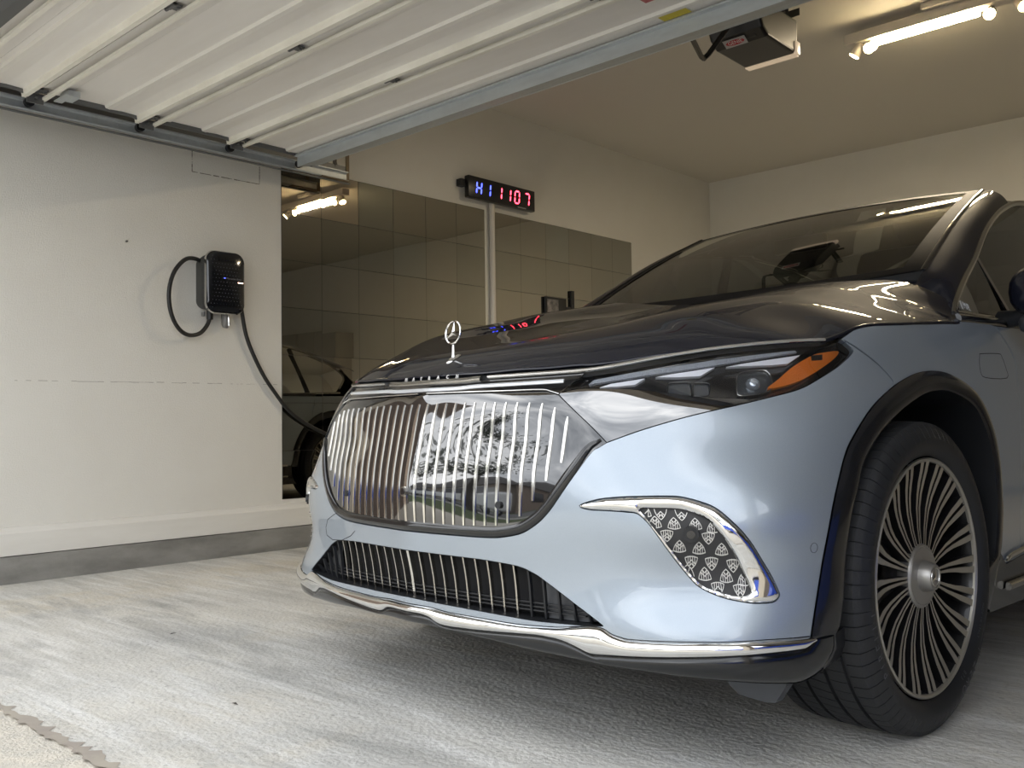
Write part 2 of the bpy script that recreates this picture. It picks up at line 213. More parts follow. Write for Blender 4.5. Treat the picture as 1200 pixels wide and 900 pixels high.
BODY_CF=[[[-.7585,6.6858],[-.7361,7.0989],[-.7511,7.2483],[-.8098,7.1676],[-.8548,7.0839],[-.8764,7.0173],[-.8874,6.9293],[-.8809,6.9641],[-.8761,6.9789],[-.8704,6.9858],[-.8458,7.0667],[-.7979,7.2261],[-.7354,7.3452],[-.6659,7.3593],[-.62,7.2559],[-.603,7.0844],[-.6314,6.7496]],[[-.86,4.9422],[-.9165,4.6912],[-.9358,4.5621],[-.9593,4.4201],[-.9533,4.4274],[-.9652,4.4152],[-.9771,4.4285],[-.9804,4.4],[-.9854,4.3947],[-.9847,4.4076],[-.9829,4.4241],[-.9807,4.4259],[-.9728,4.4701],[-.9487,4.6145],[-.9321,4.742],[-.8832,4.9587],[-.8022,5.1752]],[[-.9043,3.5928],[-.9305,3.2764],[-.9409,3.2006],[-.9515,3.1049],[-.9507,3.097],[-.9602,3.0891],[-.9711,3.0693],[-.9706,3.0668],[-.9769,3.0532],[-.9763,3.0668],[-.9766,3.0836],[-.9721,3.1092],[-.9602,3.1544],[-.9536,3.2513],[-.9489,3.3566],[-.9499,3.4714],[-.8998,3.8542]],[[-.9116,2.765],[-.9167,2.6844],[-.9361,2.5759],[-.9503,2.4607],[-.9528,2.4448],[-.956,2.4562],[-.9624,2.4297],[-.9663,2.4378],[-.9707,2.4219],[-.9728,2.4345],[-.9722,2.4518],[-.9695,2.4682],[-.9566,2.5174],[-.9454,2.6253],[-.9338,2.7412],[-.9129,2.8827],[-.9157,3.0296]],[[-.9129,2.2211],[-.9243,2.1464],[-.9409,2.0353],[-.9508,1.9357],[-.955,1.918],[-.9632,1.9144],[-.9685,1.9043],[-.9723,1.8969],[-.9766,1.887],[-.9761,1.8993],[-.9743,1.9189],[-.9697,1.9378],[-.9556,1.9895],[-.9471,2.0958],[-.9422,2.2061],[-.9255,2.3646],[-.9131,2.4933]],[[-.9131,1.8487],[-.9266,1.7838],[-.9423,1.6789],[-.9506,1.5743],[-.9598,1.5528],[-.9683,1.5513],[-.9717,1.5395],[-.975,1.5362],[-.9782,1.5269],[-.9769,1.5397],[-.9735,1.5585],[-.9687,1.5772],[-.9509,1.6312],[-.9411,1.7365],[-.9312,1.8525],[-.913,2.0074],[-.8999,2.1285]],[[-.9137,1.5544],[-.9316,1.464],[-.9436,1.3599],[-.9515,1.2543],[-.965,1.2329],[-.971,1.2313],[-.9732,1.2217],[-.976,1.2177],[-.9762,1.2093],[-.9761,1.2242],[-.9733,1.2474],[-.9682,1.2681],[-.9487,1.323],[-.9399,1.4281],[-.9281,1.5403],[-.9077,1.6974],[-.8883,1.8425]],[[-.9106,1.3089],[-.9308,1.2069],[-.9522,1.0969],[-.9636,.9888],[-.972,.9717],[-.975,.973],[-.976,.9628],[-.9794,.9599],[-.979,.9527],[-.9748,.9692],[-.9665,.996],[-.9562,1.0227],[-.9361,1.0775],[-.9317,1.1807],[-.9218,1.2956],[-.8984,1.4521],[-.8783,1.6028]],[[-.9083,1.0931],[-.9331,.9813],[-.9571,.8677],[-.9608,.7686],[-.9701,.7467],[-.9731,.7521],[-.9711,.748],[-.9751,.7423],[-.9734,.7374],[-.9658,.759],[-.9577,.7829],[-.9457,.8099],[-.9234,.868],[-.9192,.9683],[-.9083,1.0826],[-.893,1.2327],[-.8694,1.3932]],[[-.9071,.9009],[-.9308,.7897],[-.9552,.6748],[-.9518,.5825],[-.9684,.557],[-.9649,.5645],[-.9561,.5651],[-.9646,.5565],[-.9622,.5512],[-.9433,.5835],[-.941,.6039],[-.9283,.6323],[-.9017,.6941],[-.9045,.7895],[-.892,.9063],[-.8704,1.0624],[-.8521,1.2171]],[[-.9061,.7275],[-.9238,.6217],[-.9476,.509],[-.942,.4179],[-.944,.4059],[-.949,.4072],[-.9439,.4043],[-.9462,.4016],[-.9441,.3968],[-.922,.4317],[-.9133,.4578],[-.8963,.4903],[-.8693,.553],[-.8788,.6398],[-.8585,.7641],[-.8424,.9142],[-.8307,1.0643]],[[-.9008,.5757],[-.9177,.4705],[-.9235,.3748],[-.912,.2912],[-.9171,.275],[-.9106,.2882],[-.9028,.2887],[-.91,.2798],[-.902,.2809],[-.8763,.3203],[-.8546,.3607],[-.8454,.384],[-.813,.4526],[-.825,.538],[-.8079,.6593],[-.8069,.7945],[-.8024,.9358]],[[-.8715,.462],[-.8852,.3608],[-.8833,.2733],[-.8495,.2112],[-.8643,.1868],[-.8385,.2177],[-.8223,.226],[-.8421,.2064],[-.8298,.2112],[-.8099,.2441],[-.785,.2858],[-.7847,.302],[-.7528,.3694],[-.766,.4523],[-.7538,.5676],[-.7557,.7003],[-.7598,.8351]],[[-.8112,.3909],[-.8088,.3057],[-.8044,.2206],[-.7725,.1557],[-.785,.1332],[-.758,.1665],[-.7431,.1733],[-.7631,.1523],[-.7493,.1593],[-.7352,.1871],[-.721,.2188],[-.7163,.2389],[-.6909,.2997],[-.7059,.3824],[-.6964,.4963],[-.7025,.6245],[-.7057,.7584]],[[-.7334,.3473],[-.7288,.264],[-.7232,.1804],[-.6957,.1119],[-.703,.0949],[-.6839,.1191],[-.6705,.1248],[-.6828,.113],[-.6717,.1162],[-.6622,.1388],[-.6544,.1642],[-.6453,.1884],[-.6309,.2385],[-.6351,.3319],[-.6225,.4482],[-.6274,.5779],[-.6394,.7033]],[[-.6452,.3231],[-.639,.2412],[-.6321,.1588],[-.6092,.0852],[-.6145,.0696],[-.6072,.0821],[-.596,.0857],[-.6005,.0801],[-.5962,.0762],[-.5892,.0989],[-.5876,.1176],[-.5746,.1468],[-.568,.1882],[-.5686,.2844],[-.5577,.3993],[-.5623,.5288],[-.5719,.6575]],[[-.5533,.3103],[-.5495,.2255],[-.5454,.1395],[-.5252,.0649],[-.5302,.049],[-.5268,.0605],[-.5183,.0607],[-.5213,.0553],[-.5181,.053],[-.5165,.0652],[-.5204,.0794],[-.5101,.1019],[-.5031,.148],[-.5045,.2436],[-.4915,.3611],[-.4972,.4895],[-.5045,.6196]],[[-.4624,.3024],[-.4638,.212],[-.4637,.1211],[-.4419,.0485],[-.4481,.0315],[-.4448,.041],[-.4386,.0403],[-.4419,.036],[-.4346,.037],[-.4399,.0449],[-.439,.0658],[-.4468,.0709],[-.4275,.1261],[-.4344,.215],[-.4213,.3318],[-.4271,.4603],[-.4348,.5904]],[[-.3748,.2963],[-.38,.2011],[-.3835,.107],[-.3614,.0352],[-.3681,.0178],[-.3646,.0271],[-.3598,.0246],[-.3632,.0202],[-.3529,.0241],[-.3612,.0286],[-.355,.0523],[-.3737,.0484],[-.3507,.1083],[-.3624,.1933],[-.3509,.3093],[-.3558,.4385],[-.3628,.5694]],[[-.2921,.2908],[-.2998,.195],[-.305,.1004],[-.2846,.025],[-.2907,.0085],[-.2884,.0169],[-.2842,.0134],[-.2872,.0096],[-.277,.0128],[-.2846,.0185],[-.2801,.0401],[-.2965,.0396],[-.28,.0909],[-.2884,.1808],[-.2787,.2941],[-.2829,.4243],[-.2888,.5557]],[[-.2138,.2857],[-.2209,.1919],[-.2255,.0986],[-.2092,.0175],[-.2141,.0026],[-.2127,.0103],[-.2095,.0056],[-.2115,.0027],[-.2028,.0034],[-.2088,.0116],[-.2076,.0287],[-.2177,.0386],[-.2099,.0758],[-.213,.1712],[-.2065,.2815],[-.2093,.413],[-.2142,.5466]],[[-.1393,.2809],[-.1438,.1892],[-.1469,.0968],[-.1361,.0108],[-.1393,-.0027],[-.1384,.0044],[-.1363,-.0011],[-.1377,-.0036],[-.1319,-.0054],[-.1353,.005],[-.1364,.0208],[-.1398,.0344],[-.1405,.0685],[-.1406,.1658],[-.1368,.2732],[-.1384,.406],[-.141,.5409]],[[-.0683,.2768],[-.0692,.1873],[-.0706,.0967],[-.0656,.0059],[-.0671,-.0058],[-.0665,.0008],[-.0656,-.0063],[-.0662,-.0073],[-.0637,-.0119],[-.065,-.0001],[-.0661,.0165],[-.0666,.0312],[-.0679,.0656],[-.0676,.1625],[-.0659,.2686],[-.0666,.4019],[-.0693,.5372]],[[.0,.2745],[.0,.1836],[-.0,.0943],[.0,-.003],[-.0,-.013],[.0,-.0073],[-.0,-.0147],[-.0,-.0161],[.0,-.0237],[-.0,-.0101],[.0,.008],[-.0,.0233],[.0,.0595],[.0,.1567],[-.0,.2599],[.0,.3944],[-.0,.5349]],[[.0683,.2768],[.0692,.1873],[.0706,.0967],[.0656,.0059],[.0671,-.0058],[.0665,.0008],[.0656,-.0063],[.0662,-.0073],[.0637,-.0119],[.065,-.0001],[.0661,.0165],[.0666,.0312],[.0679,.0656],[.0676,.1625],[.0659,.2686],[.0666,.4019],[.0693,.5372]],[[.1393,.2809],[.1438,.1892],[.1469,.0968],[.1361,.0108],[.1393,-.0027],[.1384,.0044],[.1363,-.0011],[.1377,-.0036],[.1319,-.0054],[.1353,.005],[.1364,.0208],[.1398,.0344],[.1405,.0685],[.1406,.1658],[.1368,.2732],[.1384,.406],[.141,.5409]],[[.2138,.2857],[.2209,.1919],[.2255,.0986],[.2092,.0175],[.2141,.0026],[.2127,.0103],[.2095,.0056],[.2115,.0027],[.2028,.0034],[.2088,.0116],[.2076,.0287],[.2177,.0386],[.2099,.0758],[.213,.1712],[.2065,.2815],[.2093,.413],[.2142,.5466]],[[.2921,.2908],[.2998,.195],[.305,.1004],[.2846,.025],[.2907,.0085],[.2884,.0169],[.2842,.0134],[.2872,.0096],[.277,.0128],[.2846,.0185],[.2801,.0401],[.2965,.0396],[.28,.0909],[.2884,.1808],[.2787,.2941],[.2829,.4243],[.2888,.5557]],[[.3748,.2963],[.38,.2011],[.3835,.107],[.3614,.0352],[.3681,.0178],[.3646,.0271],[.3598,.0246],[.3632,.0202],[.3529,.0241],[.3612,.0286],[.355,.0523],[.3737,.0484],[.3507,.1083],[.3624,.1933],[.3509,.3093],[.3558,.4385],[.3628,.5694]],[[.4624,.3024],[.4638,.212],[.4637,.1211],[.4419,.0485],[.4481,.0315],[.4448,.041],[.4386,.0403],[.4419,.036],[.4346,.037],[.4399,.0449],[.439,.0658],[.4468,.0709],[.4275,.1261],[.4344,.215],[.4213,.3318],[.4271,.4603],[.4348,.5904]],[[.5533,.3103],[.5495,.2255],[.5454,.1395],[.5252,.0649],[.5302,.049],[.5268,.0605],[.5183,.0607],[.5213,.0553],[.5181,.053],[.5165,.0652],[.5204,.0794],[.5101,.1019],[.5031,.148],[.5045,.2436],[.4915,.3611],[.4972,.4895],[.5045,.6196]],[[.6452,.3231],[.639,.2412],[.6321,.1588],[.6092,.0852],[.6145,.0696],[.6072,.0821],[.596,.0857],[.6005,.0801],[.5962,.0762],[.5892,.0989],[.5876,.1176],[.5746,.1468],[.568,.1882],[.5686,.2844],[.5577,.3993],[.5623,.5288],[.5719,.6575]],[[.7334,.3473],[.7288,.264],[.7232,.1804],[.6957,.1119],[.703,.0949],[.6839,.1191],[.6705,.1248],[.6828,.113],[.6717,.1162],[.6622,.1388],[.6544,.1642],[.6453,.1884],[.6309,.2385],[.6351,.3319],[.6225,.4482],[.6274,.5779],[.6394,.7033]],[[.8112,.3909],[.8088,.3057],[.8044,.2206],[.7725,.1557],[.785,.1332],[.758,.1665],[.7431,.1733],[.7631,.1523],[.7493,.1593],[.7352,.1871],[.721,.2188],[.7163,.2389],[.6909,.2997],[.7059,.3824],[.6964,.4963],[.7025,.6245],[.7057,.7584]],[[.8715,.462],[.8852,.3608],[.8833,.2733],[.8495,.2112],[.8643,.1868],[.8385,.2177],[.8223,.226],[.8421,.2064],[.8298,.2112],[.8099,.2441],[.785,.2858],[.7847,.302],[.7528,.3694],[.766,.4523],[.7538,.5676],[.7557,.7003],[.7598,.8351]],[[.9008,.5757],[.9177,.4705],[.9235,.3748],[.912,.2912],[.9171,.275],[.9106,.2882],[.9028,.2887],[.91,.2798],[.902,.2809],[.8763,.3203],[.8546,.3607],[.8454,.384],[.813,.4526],[.825,.538],[.8079,.6593],[.8069,.7945],[.8024,.9358]],[[.9061,.7275],[.9238,.6217],[.9476,.509],[.942,.4179],[.944,.4059],[.949,.4072],[.9439,.4043],[.9462,.4016],[.9441,.3968],[.922,.4317],[.9133,.4578],[.8963,.4903],[.8693,.553],[.8788,.6398],[.8585,.7641],[.8424,.9142],[.8307,1.0643]],[[.9071,.9009],[.9308,.7897],[.9552,.6748],[.9518,.5825],[.9684,.557],[.9649,.5645],[.9561,.5651],[.9646,.5565],[.9622,.5512],[.9433,.5835],[.941,.6039],[.9283,.6323],[.9017,.6941],[.9045,.7895],[.892,.9063],[.8704,1.0624],[.8521,1.2171]],[[.9083,1.0931],[.9331,.9813],[.9571,.8677],[.9608,.7686],[.9701,.7467],[.9731,.7521],[.9711,.748],[.9751,.7423],[.9734,.7374],[.9658,.759],[.9577,.7829],[.9457,.8099],[.9234,.868],[.9192,.9683],[.9083,1.0826],[.893,1.2327],[.8694,1.3932]],[[.9106,1.3089],[.9308,1.2069],[.9522,1.0969],[.9636,.9888],[.972,.9717],[.975,.973],[.976,.9628],[.9794,.9599],[.979,.9527],[.9748,.9692],[.9665,.996],[.9562,1.0227],[.9361,1.0775],[.9317,1.1807],[.9218,1.2956],[.8984,1.4521],[.8783,1.6028]],[[.9137,1.5544],[.9316,1.464],[.9436,1.3599],[.9515,1.2543],[.965,1.2329],[.971,1.2313],[.9732,1.2217],[.976,1.2177],[.9762,1.2093],[.9761,1.2242],[.9733,1.2474],[.9682,1.2681],[.9487,1.323],[.9399,1.4281],[.9281,1.5403],[.9077,1.6974],[.8883,1.8425]],[[.9131,1.8487],[.9266,1.7838],[.9423,1.6789],[.9506,1.5743],[.9598,1.5528],[.9683,1.5513],[.9717,1.5395],[.975,1.5362],[.9782,1.5269],[.9769,1.5397],[.9735,1.5585],[.9687,1.5772],[.9509,1.6312],[.9411,1.7365],[.9312,1.8525],[.913,2.0074],[.8999,2.1285]],[[.9129,2.2211],[.9243,2.1464],[.9409,2.0353],[.9508,1.9357],[.955,1.918],[.9632,1.9144],[.9685,1.9043],[.9723,1.8969],[.9766,1.887],[.9761,1.8993],[.9743,1.9189],[.9697,1.9378],[.9556,1.9895],[.9471,2.0958],[.9422,2.2061],[.9255,2.3646],[.9131,2.4933]],[[.9116,2.765],[.9167,2.6844],[.9361,2.5759],[.9503,2.4607],[.9528,2.4448],[.956,2.4562],[.9624,2.4297],[.9663,2.4378],[.9707,2.4219],[.9728,2.4345],[.9722,2.4518],[.9695,2.4682],[.9566,2.5174],[.9454,2.6253],[.9338,2.7412],[.9129,2.8827],[.9157,3.0296]],[[.9043,3.5928],[.9305,3.2764],[.9409,3.2006],[.9515,3.1049],[.9507,3.097],[.9602,3.0891],[.9711,3.0693],[.9706,3.0668],[.9769,3.0532],[.9763,3.0668],[.9766,3.0836],[.9721,3.1092],[.9602,3.1544],[.9536,3.2513],[.9489,3.3566],[.9499,3.4714],[.8998,3.8542]],[[.86,4.9422],[.9165,4.6912],[.9358,4.5621],[.9593,4.4201],[.9533,4.4274],[.9652,4.4152],[.9771,4.4285],[.9804,4.4],[.9854,4.3947],[.9847,4.4076],[.9829,4.4241],[.9807,4.4259],[.9728,4.4701],[.9487,4.6145],[.9321,4.742],[.8832,4.9587],[.8022,5.1752]],[[.7585,6.6858],[.7361,7.0989],[.7511,7.2483],[.8098,7.1676],[.8548,7.0839],[.8764,7.0173],[.8874,6.9293],[.8809,6.9641],[.8761,6.9789],[.8704,6.9858],[.8458,7.0667],[.7979,7.2261],[.7354,7.3452],[.6659,7.3593],[.62,7.2559],[.603,7.0844],[.6314,6.7496]]]
HOOD_CF=[[.5535,.5764,.5993,.6221,.6448,.6677,.691,.7149,.7391,.7635,.7873,.8092,.8287,.8453,.8591,.8701,.8793,.8886,.9003,.9178,.9428,.9742,1.0126,1.0555,1.1,1.1449,1.1898],[.5716,.5987,.6258,.6529,.6801,.7073,.7347,.7624,.7903,.8182,.8454,.8702,.8916,.9093,.923,.9343,.9439,.9524,.9618,.9729,.9901,1.0213,1.0577,1.0945,1.1314,1.1687,1.2063],[.5897,.6209,.6522,.6837,.7153,.7469,.7785,.8102,.8419,.8734,.9031,.9307,.9542,.9732,.9859,.9973,1.0083,1.0154,1.0248,1.0307,1.0359,1.0714,1.103,1.1321,1.1618,1.1922,1.2228],[.6079,.6431,.6784,.7142,.7503,.7867,.823,.8588,.8946,.9304,.9593,.9887,1.015,1.0323,1.0425,1.0509,1.0607,1.0647,1.0728,1.0766,1.0799,1.1219,1.144,1.1665,1.1907,1.215,1.2391],[.6261,.6652,.7045,.7444,.785,.8265,.8687,.9088,.9495,.9822,.9993,1.0227,1.0523,1.0659,1.0749,1.0821,1.0901,1.0965,1.1048,1.1077,1.1184,1.1564,1.178,1.1988,1.2183,1.2366,1.2545],[.644,.6874,.7307,.7744,.8194,.8658,.9155,.9585,.9899,1.0113,1.0279,1.0491,1.0773,1.096,1.1105,1.1213,1.1316,1.146,1.1577,1.1582,1.1703,1.1989,1.2191,1.2311,1.2433,1.256,1.2689],[.6612,.7095,.7574,.8046,.8536,.9064,.9511,.9907,1.0139,1.0397,1.0625,1.0832,1.1047,1.1238,1.1406,1.1548,1.169,1.1831,1.1929,1.1977,1.2085,1.2274,1.2442,1.2547,1.2636,1.2728,1.2822],[.6771,.7308,.7843,.8362,.8859,.9453,.9829,1.0135,1.051,1.0755,1.092,1.1089,1.1261,1.1429,1.1595,1.1753,1.1911,1.2037,1.2126,1.2205,1.2304,1.2442,1.2581,1.2691,1.278,1.2862,1.2943],[.692,.7501,.8091,.8699,.9266,.9692,1.0008,1.0309,1.0654,1.0897,1.1061,1.1207,1.1352,1.1501,1.1654,1.181,1.1961,1.2091,1.2201,1.2307,1.2416,1.2535,1.2657,1.2771,1.287,1.296,1.3047],[.7062,.7674,.8286,.8897,.9499,.9857,1.0123,1.0398,1.0666,1.0888,1.1062,1.1208,1.1343,1.1478,1.1616,1.1758,1.1901,1.2043,1.2181,1.2314,1.2441,1.2565,1.2686,1.2805,1.2918,1.3025,1.313],[.7192,.7825,.8455,.9073,.959,.9902,1.0185,1.0419,1.0622,1.0813,1.0984,1.1136,1.1271,1.1396,1.1522,1.1648,1.1783,1.194,1.2102,1.2258,1.2404,1.2541,1.2673,1.2804,1.2934,1.3063,1.3191],[.7308,.7946,.8592,.923,.9691,.9969,1.0221,1.0406,1.0565,1.0731,1.089,1.1043,1.1178,1.1298,1.1417,1.1533,1.1662,1.1826,1.1999,1.2168,1.2327,1.2479,1.2627,1.2775,1.2926,1.3079,1.3232],[.7408,.8038,.8665,.9296,.9737,1.0001,1.0219,1.0386,1.053,1.0677,1.0824,1.0967,1.1099,1.1218,1.1333,1.145,1.158,1.1734,1.19,1.2066,1.223,1.2393,1.2559,1.2729,1.2902,1.3079,1.3256],[.7484,.8116,.8747,.936,.9764,1.0008,1.02,1.036,1.0505,1.0645,1.0783,1.0916,1.1041,1.116,1.1275,1.1394,1.1523,1.1666,1.1818,1.1972,1.2131,1.23,1.2482,1.2674,1.287,1.3067,1.3264],[.7532,.8171,.8808,.9414,.9788,1.0005,1.0174,1.0333,1.0484,1.0625,1.0758,1.0883,1.1004,1.1121,1.1236,1.1355,1.1483,1.1619,1.1761,1.1901,1.2045,1.2216,1.2414,1.2624,1.2836,1.3048,1.326],[.7549,.8194,.8837,.9427,.9787,.9994,1.0154,1.0316,1.0468,1.0609,1.0741,1.0862,1.0981,1.1098,1.1212,1.133,1.1456,1.159,1.1729,1.1862,1.1991,1.2163,1.237,1.2588,1.2807,1.3025,1.3242],[.7533,.8172,.8808,.9413,.9789,1.0002,1.0164,1.0316,1.046,1.0596,1.0726,1.0848,1.0967,1.1084,1.1199,1.1318,1.1445,1.1579,1.1716,1.1853,1.1993,1.2163,1.2361,1.2572,1.2786,1.3,1.3214],[.7486,.8117,.8747,.936,.9765,1.0001,1.0177,1.0324,1.0459,1.059,1.072,1.0846,1.0967,1.1084,1.1201,1.132,1.1448,1.1585,1.1729,1.1875,1.2028,1.2195,1.2378,1.2573,1.2773,1.2975,1.3177],[.7411,.804,.8665,.9295,.974,.9989,1.018,1.033,1.0463,1.0598,1.0732,1.0864,1.0988,1.1105,1.1222,1.1341,1.1468,1.1613,1.1766,1.1921,1.2078,1.2239,1.2407,1.2583,1.2765,1.295,1.3137],[.7312,.7949,.8592,.9228,.9695,.9956,1.017,1.0336,1.048,1.0628,1.0771,1.091,1.1036,1.115,1.1269,1.1387,1.1513,1.1663,1.1821,1.1977,1.2129,1.2281,1.2434,1.2593,1.2757,1.2925,1.3094],[.7197,.7828,.8455,.9072,.9592,.99,1.0145,1.0343,1.0519,1.0688,1.0842,1.0981,1.1104,1.122,1.1339,1.1461,1.1589,1.1733,1.1883,1.2028,1.2168,1.2307,1.2447,1.2593,1.2743,1.2897,1.3052],[.7067,.7678,.8288,.8897,.9497,.9863,1.0099,1.0323,1.055,1.0748,1.0908,1.1042,1.1165,1.1285,1.1406,1.1531,1.1661,1.1797,1.193,1.2056,1.2178,1.2305,1.2438,1.2577,1.2719,1.2865,1.3011],[.6925,.7505,.8093,.8699,.9266,.9693,.9998,1.0243,1.0544,1.076,1.0915,1.105,1.1181,1.1311,1.1433,1.1553,1.1684,1.1818,1.1934,1.2039,1.2144,1.2264,1.2398,1.2539,1.2682,1.2825,1.2968],[.6775,.7311,.7845,.8365,.8864,.9443,.9892,1.0112,1.0445,1.0654,1.0809,1.0963,1.1119,1.1266,1.1381,1.1486,1.1618,1.1758,1.186,1.1951,1.2053,1.2178,1.2324,1.2475,1.2626,1.2775,1.2923],[.6614,.7096,.7572,.8042,.8521,.9023,.9515,.9912,1.015,1.0375,1.0568,1.0759,1.0962,1.1119,1.1216,1.1311,1.1441,1.1574,1.1668,1.1766,1.1899,1.2043,1.2204,1.2377,1.2545,1.2709,1.2872],[.644,.687,.7299,.7729,.8168,.8626,.9139,.9585,.9901,1.0124,1.0267,1.0475,1.0755,1.0913,1.0985,1.1067,1.1188,1.1295,1.1373,1.1462,1.163,1.1828,1.2018,1.2234,1.2433,1.2624,1.2815],[.6255,.6642,.703,.7423,.7826,.8243,.8674,.9085,.9491,.9822,.9998,1.0234,1.0529,1.0672,1.076,1.0829,1.091,1.0967,1.1033,1.1077,1.1185,1.1527,1.1772,1.2033,1.228,1.2517,1.2753],[.6065,.6414,.6764,.712,.7483,.7852,.822,.8583,.8944,.9301,.959,.9885,1.0147,1.0321,1.0426,1.0512,1.061,1.0654,1.074,1.0774,1.0796,1.1234,1.1522,1.18,1.2093,1.2389,1.2685],[.5874,.6186,.6499,.6816,.7135,.7457,.7777,.8097,.8417,.8732,.9029,.9306,.9542,.9729,.9854,.9967,1.0078,1.0145,1.0237,1.0298,1.0356,1.0761,1.1155,1.1518,1.188,1.2247,1.2616],[.5684,.5958,.6233,.6509,.6785,.7062,.734,.762,.7902,.8182,.8454,.8703,.8916,.9089,.9222,.9331,.9425,.9507,.9601,.9722,.9923,1.0296,1.074,1.1192,1.1643,1.2095,1.2549],[.5494,.5731,.5966,.6201,.6434,.6668,.6905,.7146,.7391,.7636,.7875,.8094,.8286,.8448,.858,.8683,.8767,.8857,.8982,.9181,.9478,.9861,1.0328,1.085,1.1393,1.1938,1.2483]]
TM=0.9707316923928639

def _bas(t,n):
    i=np.clip(np.floor(t).astype(int),0,n-4);f=t-i
    return i,np.stack([(1-f)**3/6,(3*f**3-6*f**2+4)/6,(-3*f**3+3*f**2+3*f+1)/6,f**3/6],-1)
class BS:
    def __init__(s,u0,u1,v0,v1,c): s.a=(u0,u1,v0,v1);s.c=arr(c); s.c=s.c if s.c.ndim==3 else s.c[:,:,None]
    def __call__(s,u,v):
        u0,u1,v0,v1=s.a;nu,nv=s.c.shape[:2]
        i,a=_bas((arr(u)-u0)/((u1-u0)/(nu-3)),nu);j,b=_bas((arr(v)-v0)/((v1-v0)/(nv-3)),nv)
        P=s.c[i[:,None,None]+np.arange(4)[None,:,None],j[:,None,None]+np.arange(4)[None,None,:]]
        return np.einsum('na,nb,nabd->nd',a,b,P)
_B=BS(-TM,TM,.10,1.12,BODY_CF); _H=BS(-1.02,1.02,-.02,1.62,HOOD_CF)
def body(q,z):
    q=np.atleast_1d(arr(q)); z=np.broadcast_to(arr(z),q.shape); g=np.sign(q)*(1-np.exp(-np.abs(q)/1.6))
    return np.column_stack([_B(g,z),z])
def hood(x,y):
    x=np.atleast_1d(arr(x)); y=np.broadcast_to(arr(y),x.shape); return np.column_stack([x,y,_H(x,y)[:,0]])
def nrm(f,u,v,e=1.2e-3):
    u=np.atleast_1d(arr(u)); v=np.broadcast_to(arr(v),u.shape)
    n=np.cross(f(u+e,v)-f(u-e,v),f(u,v+e)-f(u,v-e)); return n/np.linalg.norm(n,axis=1)[:,None]
def q_y(y,z,s=1):
    """body parameter q (>0) at a given y"""
    y=np.atleast_1d(arr(y)); z=np.broadcast_to(arr(z),y.shape); lo=np.full(y.shape,.3);hi=np.full(y.shape,5.6)
    for _ in range(34):
        m=(lo+hi)/2; b=body(m,z)[:,1]<y; lo=np.where(b,m,lo);hi=np.where(b,hi,m)
    return lo*s
def q_x(x,z):
    x=np.atleast_1d(arr(x)); z=np.broadcast_to(arr(z),x.shape); lo=np.full(x.shape,-1.);hi=np.full(x.shape,1.)
    for _ in range(34):
        m=(lo+hi)/2; b=body(m,z)[:,0]<x; lo=np.where(b,m,lo);hi=np.where(b,hi,m)
    return lo
def yz(poly,s=1): 
    p=arr(poly); return np.column_stack([q_y(p[:,0],p[:,1],s),p[:,1]])
def panel(name,f,outer,holes,m,parent,sp=.015,off=0.,flange=.012,gap=.0,offf=None):
    """trimmed smooth panel on surface f(u,v) with analytic normals and a folded edge"""
    if gap: outer=inset(outer,gap); holes=[inset(h,-gap) for h in holes]
    bd=min(sp,.012); loops=[densify(outer,bd)]+[densify(h,bd) for h in holes]
    pts=[];ed=[]
    for L in loops:
        n=len(pts);k=len(L);pts+=list(L);ed+=[(n+i,n+(i+1)%k) for i in range(k)]
    B=np.array(pts); lo=B.min(0);hi=B.max(0)
    gx,gy=np.meshgrid(np.arange(lo[0],hi[0],sp),np.arange(lo[1],hi[1],sp*.866)); gx[::2]+=sp/2
    G=np.column_stack([gx.ravel(),gy.ravel()]); k=inside(loops[0],G)
    for L in loops[1:]: k&=~inside(L,G)
    G=G[k]
    if len(G): G=G[mindist(G,B)>sp*.45]
    A=[Vector(p) for p in pts]+[Vector(p) for p in G]
    vo,eo,fo,_,_,_=geometry.delaunay_2d_cdt(A,ed,[],0,1e-7)
    UV=np.array([v[:] for v in vo]); fo=[tuple(t) for t in fo]; T=np.array(fo)
    cen=UV[T].mean(1); k=inside(loops[0],cen)
    for L in loops[1:]: k&=~inside(L,cen)
    T=T[k]; used=np.unique(T); mp=-np.ones(len(UV),int); mp[used]=np.arange(len(used)); UV=UV[used]; T=mp[T]
    P=f(UV[:,0],UV[:,1]); Nn=nrm(f,UV[:,0],UV[:,1])
    o_=np.full(len(P),off)
    if offf is not None: o_=o_+offf(UV,mindist(UV,B))
    P=P+Nn*o_[:,None]
    fn=np.cross(P[T[:,1]]-P[T[:,0]],P[T[:,2]]-P[T[:,0]]); 
    if (fn*Nn[T[:,0]]).sum()<0: T=T[:,::-1]
    V=list(P);F=[tuple(map(int,t)) for t in T];
    ln=None
    if offf is None: ln=[tuple(Nn[i]) for t in T for i in t]
    if flange:
        cnt={}
        for t in T:
            for a,b in ((t[0],t[1]),(t[1],t[2]),(t[2],t[0])):
                cnt[(a,b)]=cnt.get((a,b),0)+1
        bdv={}
        for (a,b) in list(cnt):
            if (b,a) in cnt: continue
            for i in (a,b):
                if i not in bdv: bdv[i]=len(V); V.append(P[i]); V.append(P[i]-Nn[i]*flange)
            qd=(bdv[b],bdv[a],bdv[a]+1,bdv[b]+1); F.append(tuple(map(int,qd)))
            if ln is not None:
                nn=np.cross(P[b]-P[a],Nn[a]); nn/=np.linalg.norm(nn)+1e-12; ln+=[tuple(nn)]*4
    o=mk(name,V,F,m,parent,True,ln)
    return o
